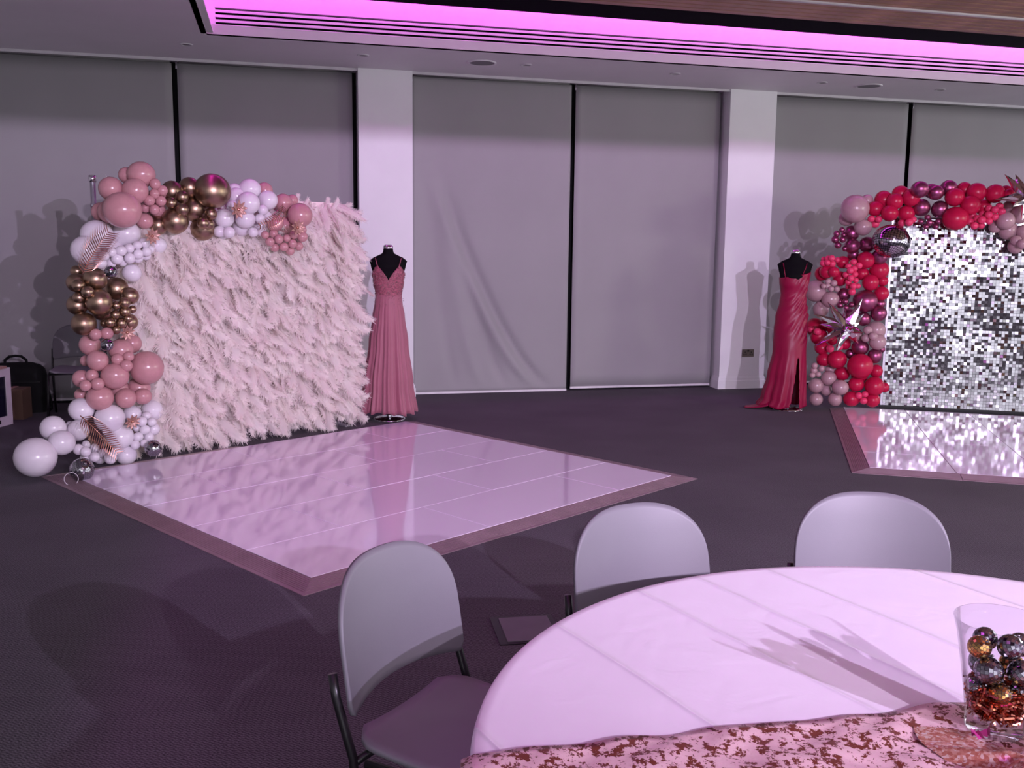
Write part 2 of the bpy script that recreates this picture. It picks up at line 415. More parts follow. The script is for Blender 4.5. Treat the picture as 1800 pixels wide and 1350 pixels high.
# recessed downlights and ceiling speakers
dl = None
for i, s_ in enumerate((-3.374, -1.72, -0.056, 1.588, 3.347, 4.87)):
    d = thing('downlight', ['small recessed downlight nearest the left end of the lit coffer', 'small recessed downlight above the pier behind the rose gown', 'small recessed downlight just right of the left ceiling speaker', 'small recessed downlight above the blind left of the socket pier', 'small recessed downlight just left of the right ceiling speaker', 'small recessed downlight at the far right of the soffit'][i],
              'downlight', WALL @ T((s_, -0.69, ZC)), 'recessed downlights in the soffit')
    if dl is None:
        a = MB(); a.lathe([(0.058, 0.0), (0.058, -0.006), (0.050, -0.010), (0.042, -0.006), (0.040, 0.0)], 20); m1 = a.mesh('trim_ring', 'lamp_trim', True)
        a = MB(); a.lathe([(0.040, -0.003), (0.02, -0.004), (0.0005, -0.004)], 20); m2 = a.mesh('lens', 'speaker_grille', True); dl = (m1, m2)
    obj('trim_ring', dl[0], d); obj('lens', dl[1], d)
for i, s_ in enumerate((-0.515, 3.96)):
    d = thing('ceiling_speaker', ['round flush ceiling speaker left, above the wrinkled blind', 'round flush ceiling speaker right, above the red garland'][i], 'speaker', WALL @ T((s_, -0.66, ZC)), 'flush ceiling speakers')
    a = MB(); a.lathe([(0.145, 0.0), (0.145, -0.006), (0.13, -0.010), (0.125, -0.006)], 32); a.build('rim', 'ceiling_paint', d, True)
    a = MB(); a.lathe([(0.125, -0.005), (0.06, -0.007), (0.0005, -0.008)], 32); a.build('grille', 'speaker_grille', d, True)

# roller blinds: hanging fabric with a pale bottom bar
def blind(s0, s1, zb, label, wrinkle=False, curl=0.0):
    t = thing('roller_blind', label, 'blind', WALL @ T((s0, 0.18, 0)), 'roller blinds along the window wall')
    w = s1 - s0; P = []
    nz, nx = (90, 60) if wrinkle else (24, 24)
    ztop = 3.507
    for i in range(nz + 1):
        z = zb + (ztop - zb) * i / nz; row = []
        for j in range(nx + 1):
            x = w * j / nx; y = 0.004 * sin(x * 3.1 + z) * sin(z * 1.7)
            if wrinkle:
                # folds sweeping from high on the left down to the lower right corner
                q = z / 2.9
                for (xa, cu, am, wd) in ((1.74, 1.62, 0.085, 0.060), (1.56, 1.50, -0.070, 0.065), (1.20, 0.95, 0.045, 0.07), (0.85, 0.62, -0.035, 0.08), (0.55, 0.45, 0.03, 0.07)):
                    xc = xa - cu * (q ** 0.62) if q > 0 else xa
                    fall = max(0.0, min(1.0, (z - 0.02) / 0.25)) * max(0.0, min(1.0, (2.75 - z) / 1.2))
                    y += am * 0.62 * math.exp(-((x - xc) / (wd * (0.8 + 0.8 * q))) ** 2) * fall
            e = min(x, w - x)
            y += -curl * math.exp(-e / 0.03)
            row.append((x, y, z))
        P.append(row)
    a = MB(); a.grid(P); f = a.build('fabric', 'blind_fabric', t, True); solidify(f, 0.003)
    a = MB(); a.box(0, w, -0.014, 0.010, zb - 0.022, zb + 0.002); a.build('bottom_bar', 'bar_white', t)
    a = MB(); a.tube([(0.02, 0.03, 3.545), (w - 0.02, 0.03, 3.545)], 0.035, 12); a.build('roller', 'blind_fabric', t, True)
    a = MB(); a.box(-0.012, 0.004, -0.02, 0.06, 3.45, 3.52); a.build('bracket', 'chrome', t)
blind(-5.66, -3.60, 0.05, 'grey roller blind at the far left edge, in the garland shadow')
blind(-3.548, -1.765, 0.05, 'grey roller blind behind the pale feather wall')
blind(-1.115, 0.705, 0.022, 'wrinkled grey roller blind with diagonal folds, beside the rose gown', True)
blind(0.752, 2.545, 0.045, 'smooth grey roller blind left of the pier with the socket', curl=0.012)
blind(3.215, 5.10, 0.045, 'grey roller blind directly behind the red gown')
blind(5.16, 7.05, 0.045, 'grey roller blind at the far right above the red balloons')
# double wall socket on the right pier
sk = thing('wall_socket', 'brushed steel double wall socket low on the white pier', 'socket', WALL @ T((2.958, 0, 0.434)))
a = MB(); a.box(-0.077, 0.077, -0.008, 0.0, -0.045, 0.045); a.build('face_plate', 'socket_steel', sk)
for sx in (-0.04, 0.04):
    a = MB()
    for (hx, hz, hw, hh) in ((0, 0.010, 0.005, 0.009), (-0.013, -0.014, 0.008, 0.005), (0.013, -0.014, 0.008, 0.005)):
        a.box(sx + hx - hw, sx + hx + hw, -0.0095, -0.007, hz - hh, hz + hh)
    a.build('socket_holes', 'socket_black', sk)
a = MB(); a.box(-0.012, 0.012, -0.012, -0.007, 0.018, 0.038); a.build('switch', 'socket_black', sk)

# ------------------------------------------------------------------ dance floors
TH = 0.025
def ramp_mesh(length, m0, m1, w=0.135):
    """ridged sloping edge, from y=-w (floor) to y=0 (tile height); ends mitred by m0, m1"""
    prof = [(-w, 0.0), (-w, 0.004)]
    n = 9
    for k in range(n):
        y0 = -w + 0.012 + (w - 0.016) * k / n; y1 = -w + 0.012 + (w - 0.016) * (k + 0.55) / n; y2 = -w + 0.012 + (w - 0.016) * (k + 1) / n
        h = lambda y: 0.004 + (TH - 0.005) * (y + w) / w
        prof += [(y0, h(y0)), (y1, h(y1)), (y1 + 0.0005, h(y1) - 0.0022), (y2, h(y2) - 0.0022)]
    prof += [(-0.001, TH - 0.001), (-0.001, 0.0)]
    a = MB(); q = len(prof)
    vs = [(-m0 * y if m0 else 0.0, y, z) for y, z in prof] if False else [(m0 * y, y, z) for y, z in prof]
    vs += [(length - m1 * y, y, z) for y, z in prof]
    a.add(vs, [(i, i + 1, i + 1 + q, i + q) for i in range(q - 1)] + [tuple(range(q - 1, -1, -1)), tuple(range(q, 2 * q))])
    return a

def dance_floor(name, label, M, rows, edges, gap=0.004):
    t = thing(name, label, 'dance floor', M)
    for (x0, x1, y0, y1) in rows:
        a = MB(); a.bevbox(x0 + gap / 2, x1 - gap / 2, y0 + gap / 2, y1 - gap / 2, 0.002, TH + rng.uniform(-0.0006, 0.0006), 0.0015)
        a.build('floor_panel', 'floor_tile', t)
    for (ox, oy, rz, ln, m0, m1) in edges:
        a = ramp_mesh(ln, m0, m1); a.build('edge_ramp', 'ramp_metal', t, M=T((ox, oy, 0)) @ RZ(rz))
    return t

rows = []
for r in range(5):
    cuts = [0, 1.24, 2.48, 3.10] if r % 2 == 0 else [0, 0.62, 1.86, 3.10]
    for c0, c1 in zip(cuts, cuts[1:]): rows.append((c0, c1, r * 0.602, (r + 1) * 0.602))
D = 3.01
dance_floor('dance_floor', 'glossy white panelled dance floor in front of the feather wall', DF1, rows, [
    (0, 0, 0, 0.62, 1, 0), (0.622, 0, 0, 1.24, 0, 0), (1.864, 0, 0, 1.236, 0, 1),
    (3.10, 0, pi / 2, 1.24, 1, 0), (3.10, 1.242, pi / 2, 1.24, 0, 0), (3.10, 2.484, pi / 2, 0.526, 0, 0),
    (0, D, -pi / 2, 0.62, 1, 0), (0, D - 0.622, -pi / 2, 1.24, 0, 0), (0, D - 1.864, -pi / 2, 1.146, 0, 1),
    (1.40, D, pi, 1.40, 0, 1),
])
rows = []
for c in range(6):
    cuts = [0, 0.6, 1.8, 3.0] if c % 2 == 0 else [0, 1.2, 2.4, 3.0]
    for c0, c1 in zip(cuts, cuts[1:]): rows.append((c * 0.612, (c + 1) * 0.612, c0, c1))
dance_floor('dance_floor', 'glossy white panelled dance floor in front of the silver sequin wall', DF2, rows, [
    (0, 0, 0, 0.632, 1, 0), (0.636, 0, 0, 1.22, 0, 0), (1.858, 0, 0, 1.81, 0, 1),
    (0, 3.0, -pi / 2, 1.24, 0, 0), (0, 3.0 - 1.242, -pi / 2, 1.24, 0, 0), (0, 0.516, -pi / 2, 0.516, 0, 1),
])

# ------------------------------------------------------------------ feather wall (frame: x along, y back, z up)
FP = DF1 @ T((0, 3.36, 0))
fw = thing('feather_wall', 'backdrop wall covered in pale pink ostrich feathers', 'backdrop', FP)
a = MB(); a.box(0.50, 2.60, -0.01, 0.02, 0.10, 2.04); a.build('backing_panel', 'backing_pink', fw)
for px in (0.44, 2.62):
    a = MB(); a.tube([(px, 0.04, 0.0), (px, 0.04, 2.13 if px < 1 else 1.95)], 0.019, 10); a.build('pole', 'pole_grey', fw, True)
    a = MB(); a.tube([(px, 0.04, 2.10 if px < 1 else 1.92), (px, 0.04, 2.15 if px < 1 else 1.96)], 0.026, 10); a.build('pole_clamp', 'chrome', fw, True)
    a = MB(); a.box(px - 0.03, px + 0.03, -0.10, 0.28, 0.0, 0.012); a.build('foot', 'pole_grey', fw)
a = MB(); a.tube([(0.42, 0.04, 1.93), (2.62, 0.04, 1.93)], 0.016, 10); a.build('crossbar', 'pole_grey', fw, True)

def feather_arrays(L, Wd, nb, bow, curl, seed):
    """hanging plume: shaft from the origin downwards (-z), bowing outwards (-y); a soft cupped vane each side, fringed with barbs"""
    r = np.random.default_rng(seed)
    V = []; F = []
    def shaft(t):
        return np.array([curl * Wd * 1.1 * t * t, -bow * L * sin(min(1, t) * pi * 0.62) - 0.015 * t - 0.05 * max(0, t - 0.8) * 5 * L * 0.4, -L * t + 0.35 * bow * L * t * t])
    def width(t): return Wd * (0.35 + 0.65 * sin(min(1, 0.12 + t) * pi * 0.78)) * (1.0 if t < 0.86 else 1 - 0.55 * ((t - 0.86) / 0.14) ** 2)
    n = 12
    for i in range(n):
        p = shaft(i / n); w = 0.0016 * (1 - 0.7 * i / n)
        V += [p + (-w, -0.004, 0), p + (w, -0.004, 0)]
    F += [(2 * i, 2 * i + 1, 2 * i + 3, 2 * i + 2) for i in range(n - 1)]
    wob = r.uniform(0, 6, 4)
    for sgn in (-1, 1):
        b0 = len(V); E = []
        for i in range(n + 1):
            t = 0.04 + 0.96 * i / n; p = shaft(t); w = width(t) * 0.54 * (1 + 0.16 * sin(9 * t + wob[0] + sgn))
            cup = 0.35 + 0.25 * sin(5 * t + wob[1] + 2 * sgn)
            mid = p + np.array([sgn * w * 0.55, -0.10 * w, -0.22 * w]); edge = p + np.array([sgn * w, cup * w, -0.55 * w])
            V += [p, mid, edge]; E.append(edge)
        for i in range(n):
            a_ = b0 + 3 * i; F += [(a_, a_ + 1, a_ + 4, a_ + 3), (a_ + 1, a_ + 2, a_ + 5, a_ + 4)]
        for k in range(nb):
            t = (k + r.uniform(0, 1)) / nb; f_ = t * n; i = min(n - 1, int(f_)); p = E[i] * (1 - (f_ - i)) + E[i + 1] * (f_ - i)
            ts = 0.04 + 0.96 * t; tang = shaft(min(1.0, ts + 0.02)) - shaft(max(0, ts - 0.02)); tang /= np.linalg.norm(tang)
            sp_ = shaft(ts); base = sp_ + (p - sp_) * 0.45
            ln = width(ts) * r.uniform(0.45, 1.15)
            out = np.array([sgn * 1.0, r.uniform(-0.5, 0.5), -0.2])
            d0 = out * 0.8 + tang * r.uniform(0.35, 0.8); d0 /= np.linalg.norm(d0)
            d1 = out * r.uniform(-0.1, 0.45) + tang * 0.8 + r.normal(0, 0.32, 3); d1 /= np.linalg.norm(d1)
            m = base + d0 * ln * 0.7; e = m + d1 * ln * 0.55
            wv = tang * 0.0030 * r.uniform(0.8, 1.3); q = len(V)
            V += [base - wv, base + wv, m - wv, m + wv, e]
            F += [(q, q + 1, q + 3, q + 2), (q + 2, q + 3, q + 4)]
    for k in range(nb // 2):       # fluffy tip
        p = shaft(r.uniform(0.82, 1.0)); d = np.array([r.normal(curl * 0.3, 0.55), r.uniform(-0.5, 0.2), -1.0]); d /= np.linalg.norm(d); ln = Wd * r.uniform(0.4, 0.8)
        m = p + d * ln * 0.6; e = m + (d + r.normal(0, 0.5, 3)) * ln * 0.4; q = len(V); wv = np.array([0.003, 0, 0.001])
        V += [p - wv, p + wv, m - wv, m + wv, e]; F += [(q, q + 1, q + 3, q + 2), (q + 2, q + 3, q + 4)]
    return np.array(V), F
FV = [feather_arrays(0.26 + 0.03 * (i % 3), 0.068, 50, (0.10, 0.18, 0.26)[i % 3], (-0.5, 0.4, 0.9, -0.1)[i % 4], 20 + i) for i in range(7)]
F_ME = []
for V_, F_ in FV:
    me = bpy.data.meshes.new('feather'); me.from_pydata([tuple(p) for p in V_], [], F_); me.materials.append(MATS['feather']); me.update()
    me.polygons.foreach_set('use_smooth', [True] * len(me.polygons)); F_ME.append(me)
spots = []
zr = 2.02
row = 0
while zr > 0.26:
    x = 0.56 + (0.03 if row % 2 else 0)
    while x < 2.64:
        xx = x + rng.uniform(-0.025, 0.025); zz = zr + rng.uniform(-0.03, 0.03)
        tilt = radians(rng.normal(4, 21)); pitch = radians(rng.uniform(2, 30)); tw = radians(rng.uniform(-55, 55))
        if xx > 2.50: tilt = radians(rng.uniform(10, 45)); 
        if zz > 1.93 and rng.random() < 0.4: tilt = radians(rng.uniform(-60, 60)) ; pitch = radians(rng.uniform(5, 40))
        if xx < 0.72 or zz > 1.86 and xx < 1.95: pitch *= 0.15; tw *= 0.3
        spots.append((xx, -0.015 - rng.uniform(0, 0.05) * (xx > 0.72), zz, tilt, pitch, tw, rng.uniform(0.9, 1.15)))
        x += 0.066
    zr -= 0.072; row += 1
for k in range(34):   # plumes that stand out beyond the right edge and along the top
    spots.append((2.53, -0.02, 0.30 + 1.7 * k / 33, radians(rng.uniform(45, 88)), radians(rng.uniform(0, 18)), radians(rng.uniform(-40, 40)), rng.uniform(0.85, 1.1)))
for k in range(46):
    spots.append((0.52 + 2.08 * k / 45, -0.01, 1.94 + rng.uniform(-0.03, 0.03), radians(rng.uniform(130, 230)), radians(rng.uniform(-10, 30)), radians(rng.uniform(-50, 50)), rng.uniform(0.35, 0.6)))
for k in range(40):
    spots.append((0.52 + 2.06 * k / 39, -0.01, 0.32 + rng.uniform(-0.04, 0.02), radians(rng.normal(6, 12)), radians(rng.uniform(2, 16)), radians(rng.uniform(-40, 40)), rng.uniform(0.85, 1.05)))
mats_f = []
for (x, y, z, tl, pt, tw, sc) in spots:
    Mx = T((x, y, z)) @ Matrix.Rotation(-tl, 4, 'Y') @ Matrix.Rotation(-pt, 4, 'X') @ Matrix.Rotation(tw, 4, 'Z') @ Matrix.Diagonal((sc, sc, sc, 1))
    mats_f.append(Mx)
# feathers over the balloon column stay hidden: the 300 that show largest are the ones right of it
idx = [i for i, s_ in enumerate(spots) if s_[0] > 0.75 and s_[2] < 2.1]
step = len(idx) / 300.0
single = set(idx[int(k * step)] for k in range(300))
bv, bf = [], []; off = 0
for i, Mx in enumerate(mats_f):
    V_, F_ = FV[i % 7]
    if i in single: obj('feather', F_ME[i % 7], fw, Mx)
    else:
        A_ = np.array(Mx); bv.append(V_ @ A_[:3, :3].T + A_[:3, 3]); bf += [tuple(q + off for q in f) for f in F_]; off += len(V_)
me = bpy.data.meshes.new('feather_layer'); me.from_pydata(np.concatenate(bv).tolist(), [], bf); me.materials.append(MATS['feather']); me.update()
me.polygons.foreach_set('use_smooth', [True] * len(me.polygons))
o = obj('feather_layer', me, fw); o['kind'] = 'stuff'

# ------------------------------------------------------------------ silver sequin wall
SP = DF2 @ T((0, 3.12, 0))
sw = thing('sequin_wall', 'shimmering backdrop wall of square silver mirror sequins', 'backdrop', SP)
SX0, SX1, SZ0, SZ1 = 0.40, 2.80, 0.05, 2.02
a = MB(); a.box(SX0, SX1, 0.012, 0.022, SZ0, SZ1); a.build('backing_panel', 'speaker_grille', sw)
a = MB(); a.box(SX0 - 0.02, SX1 + 0.02, 0.0, 0.03, 0.0, 0.05); a.build('base_rail', 'tube_black', sw)
for px in (SX0 - 0.01, SX1 + 0.01):
    a = MB(); a.box(px - 0.012, px + 0.012, 0.0, 0.03, 0.05, 2.12); a.build('frame_post', 'pole_grey', sw)
pitch_s = 0.0305
vs, fs = [], []
nx = int((SX1 - SX0) / pitch_s); nz = int((SZ1 - SZ0) / pitch_s)
pv = rng.normal(0, 1, (nz // 9 + 3, nx // 9 + 3))
for iz in range(nz):
    for ix in range(nx):
        cx = SX0 + (ix + 0.5) * pitch_s; top = SZ0 + (iz + 1) * pitch_s - 0.001
        h = pitch_s * 0.93 / 2
        ti = 0.015 + 0.018 * pv[iz // 9, ix // 9] + rng.normal(0, 0.045); ya = rng.normal(0, 0.05) + 0.02 * pv[iz // 9 + 1, ix // 9 + 1]
        if rng.random() < 0.16: ti += rng.uniform(-0.05, 0.40); ya += rng.normal(0, 0.12)
        pts = []
        for (ux, uz) in ((-1, -1), (1, -1), (1, 1), (-1, 1)):
            lx, lz = ux * h, (uz - 1) * h
            y = lx * sin(ya) - (-lz) * sin(ti)
            pts.append((cx + lx * cos(ya), -0.004 + y, top + lz * cos(ti)))
        n = len(vs); vs += pts; fs.append((n, n + 1, n + 2, n + 3))
me = bpy.data.meshes.new('sequins'); me.from_pydata(vs, [], fs); me.materials.append(MATS['mirror_silver']); me.update()
o = obj('sequins', me, sw); o['kind'] = 'stuff'; o['label'] = 'square mirror sequins hanging in rows'

# ------------------------------------------------------------------ balloon garlands
def balloon_mesh(material):
    a = MB(); n, m = 22, 16; prof = []
    for i in range(m + 1):
        t = pi * i / m; r = sin(t); z = -cos(t)
        if z > 0.55: r *= 1 - 0.10 * (z - 0.55); z = z + 0.10 * ((z - 0.55) / 0.45) ** 2
        prof.append((max(r, 0.001), z))
    prof[-1] = (0.035, 1.11); prof += [(0.03, 1.15), (0.06, 1.19), (0.055, 1.22), (0.001, 1.21)]
    a.lathe(prof, n)
    # the neck points away from the viewer, into the garland (+y)
    a.v = [(x, z, -y) for x, y, z in a.v]
    return a.mesh('balloon', material, True)
BM = {'D': 'dusty_rose', 'W': 'balloon_white', 'G': 'chrome_gold', 'B': 'blush_mauve', 'R': 'crimson', 'K': 'coral', 'P': 'chrome_plum'}
B_ME = {k: balloon_mesh(v) for k, v in BM.items()}
def garland(name, label, M, data):
    t = thing(name, label, 'balloon garland', M)
    for row_ in data.split(';'):
        c, x, y, z, r = row_.split(','); x, y, z, r = float(x), float(y), float(z), float(r)
        k = rng.uniform(0.98, 1.04); j = rng.uniform(0.98, 1.05)
        o_ = obj('balloon', B_ME[c], t, T((x, y, z)) @ Matrix.Rotation(rng.uniform(-0.5, 0.5), 4, 'Z') @ Matrix.Rotation(rng.uniform(-0.5, 0.5), 4, 'X') @ Matrix.Diagonal((r * k, r * j, r * (2 - k), 1)))
    return t
G1 = 'D,0.454,-0.410,1.887,0.130;D,0.697,-0.210,2.160,0.099;D,0.487,-0.160,2.047,0.087;D,0.622,-0.260,2.034,0.094;D,0.633,-0.100,2.156,0.059;D,0.432,-0.100,1.879,0.069;D,0.445,-0.230,1.879,0.087;D,0.757,-0.300,2.091,0.041;D,0.810,-0.300,2.046,0.040;D,0.750,-0.300,2.019,0.037;D,0.708,-0.300,1.968,0.040;D,0.796,-0.300,1.969,0.040;D,0.705,-0.240,1.914,0.034;D,0.835,-0.160,1.911,0.061;D,0.745,-0.300,1.904,0.038;D,0.858,-0.170,2.025,0.043;D,0.726,-0.170,1.823,0.062;G,0.958,-0.160,2.052,0.083;G,1.102,-0.160,2.088,0.082;G,1.224,-0.290,2.065,0.139;G,1.136,-0.160,1.924,0.098;G,0.924,-0.260,1.828,0.100;G,0.834,-0.160,1.793,0.074;G,1.200,-0.160,1.778,0.097;G,0.878,-0.300,1.958,0.043;G,0.966,-0.300,2.005,0.049;G,0.940,-0.350,1.911,0.048;G,1.200,-0.300,1.889,0.048;G,1.193,-0.270,1.810,0.044;G,1.128,-0.310,1.814,0.047;W,0.368,-0.160,1.710,0.112;W,0.585,-0.160,1.720,0.102;W,0.252,-0.230,1.599,0.102;W,0.824,-0.160,1.643,0.067;W,0.579,-0.240,1.435,0.068;W,0.483,-0.160,1.601,0.080;W,0.381,-0.100,1.483,0.063;W,0.336,-0.340,1.560,0.037;W,0.405,-0.310,1.589,0.035;W,0.467,-0.330,1.598,0.039;W,0.542,-0.300,1.616,0.035;W,0.599,-0.310,1.641,0.033;W,0.658,-0.300,1.659,0.038;W,0.670,-0.300,1.593,0.036;W,0.606,-0.300,1.575,0.038;W,0.541,-0.300,1.544,0.040;W,0.448,-0.300,1.540,0.043;W,0.330,-0.300,1.507,0.041;W,0.427,-0.240,1.508,0.037;W,0.512,-0.240,1.519,0.036;W,0.727,-0.240,1.612,0.032;W,0.693,-0.240,1.561,0.034;W,0.627,-0.240,1.548,0.042;G,0.306,-0.240,1.392,0.084;G,0.491,-0.160,1.319,0.087;G,0.301,-0.300,1.231,0.094;G,0.546,-0.260,1.268,0.065;G,0.206,-0.160,1.367,0.070;G,0.204,-0.160,1.208,0.074;G,0.210,-0.240,1.076,0.086;G,0.378,-0.160,1.157,0.071;G,0.581,-0.160,1.067,0.062;G,0.234,-0.100,1.447,0.043;G,0.461,-0.100,1.069,0.064;G,0.184,-0.250,1.352,0.045;G,0.218,-0.320,1.306,0.044;G,0.187,-0.240,1.265,0.043;G,0.424,-0.300,1.203,0.031;G,0.479,-0.320,1.223,0.040;G,0.488,-0.300,1.157,0.042;G,0.545,-0.300,1.171,0.029;G,0.415,-0.300,1.136,0.035;G,0.497,-0.330,1.106,0.031;G,0.373,-0.300,1.082,0.038;G,0.456,-0.300,1.073,0.040;G,0.416,-0.300,1.025,0.032;G,0.355,-0.240,1.074,0.028;D,0.266,-0.300,1.000,0.042;D,0.347,-0.300,1.003,0.045;D,0.278,-0.160,0.914,0.077;D,0.296,-0.240,0.802,0.077;D,0.472,-0.240,0.868,0.087;D,0.588,-0.160,0.902,0.073;D,0.412,-0.310,0.809,0.045;D,0.482,-0.340,0.828,0.039;D,0.453,-0.360,0.763,0.045;D,0.391,-0.300,0.687,0.098;D,0.633,-0.300,0.728,0.126;D,0.268,-0.100,0.791,0.042;D,0.205,-0.160,0.670,0.064;D,0.250,-0.240,0.697,0.046;D,0.175,-0.300,0.637,0.041;D,0.263,-0.300,0.640,0.047;D,0.299,-0.240,0.529,0.096;D,0.481,-0.260,0.508,0.076;D,0.632,-0.160,0.564,0.083;D,0.608,-0.270,0.510,0.064;D,0.218,-0.100,0.543,0.046;D,0.472,-0.160,0.580,0.073;W,0.193,-0.160,0.442,0.088;W,0.363,-0.240,0.367,0.108;W,0.434,-0.240,0.219,0.096;W,0.474,-0.240,0.075,0.077;W,0.572,-0.160,0.365,0.067;W,0.729,-0.160,0.377,0.082;W,0.149,-0.190,0.297,0.077;W,0.133,-0.100,0.319,0.038;W,0.578,-0.300,0.327,0.039;W,0.655,-0.300,0.311,0.035;W,0.598,-0.300,0.259,0.039;W,0.695,-0.240,0.243,0.048;W,0.545,-0.300,0.212,0.037;W,0.643,-0.260,0.193,0.041;W,0.520,-0.300,0.154,0.036;W,0.587,-0.300,0.158,0.030;W,0.645,-0.240,0.353,0.035;W,0.566,-0.240,0.266,0.030;W,0.104,-0.300,0.179,0.039;W,0.129,-0.360,0.168,0.037;W,0.181,-0.240,0.193,0.031;W,0.214,-0.300,0.108,0.038;W,0.172,-0.240,0.097,0.037;W,0.329,-0.300,0.082,0.046;W,0.309,-0.160,0.059,0.043;W,0.271,-0.160,0.142,0.036;W,0.365,-0.320,0.132,0.034;W,0.303,-0.300,0.282,0.023;W,0.313,-0.210,0.105,0.038;W,-0.191,-0.300,0.166,0.139;W,-0.012,-0.160,0.329,0.090;W,-0.010,-0.300,0.245,0.091;W,1.628,-0.160,2.104,0.088;W,1.516,-0.320,1.985,0.089;W,1.745,-0.240,2.020,0.079;W,1.523,-0.100,2.091,0.060;W,1.485,-0.190,2.041,0.069;W,1.345,-0.240,1.859,0.077;W,1.514,-0.270,1.860,0.078;W,1.545,-0.160,1.799,0.074;W,1.302,-0.240,1.756,0.047;W,1.349,-0.300,1.750,0.047;W,1.565,-0.300,1.757,0.041;W,1.669,-0.240,1.760,0.033;W,1.658,-0.300,1.937,0.043;W,1.630,-0.300,1.866,0.042;W,1.730,-0.250,1.890,0.042;W,1.719,-0.160,1.813,0.061;W,1.375,-0.160,1.727,0.037;W,1.439,-0.220,1.953,0.055;D,1.802,-0.100,2.106,0.069;D,1.942,-0.160,2.010,0.077;D,2.012,-0.300,1.906,0.103;D,2.071,-0.100,2.039,0.049;D,1.805,-0.240,1.837,0.071;D,1.948,-0.160,1.819,0.072;D,2.017,-0.100,1.927,0.049;D,1.801,-0.300,1.704,0.038;D,1.717,-0.300,1.682,0.037;D,1.877,-0.300,1.713,0.033;D,1.931,-0.300,1.671,0.038;D,1.848,-0.300,1.642,0.038;D,2.028,-0.300,1.730,0.046;D,1.944,-0.300,1.742,0.037;D,1.791,-0.240,1.749,0.038;D,1.680,-0.290,1.737,0.033;D,2.063,-0.240,1.788,0.043;D,1.799,-0.240,1.637,0.038;D,1.947,-0.240,1.610,0.038;D,2.032,-0.240,1.651,0.039'
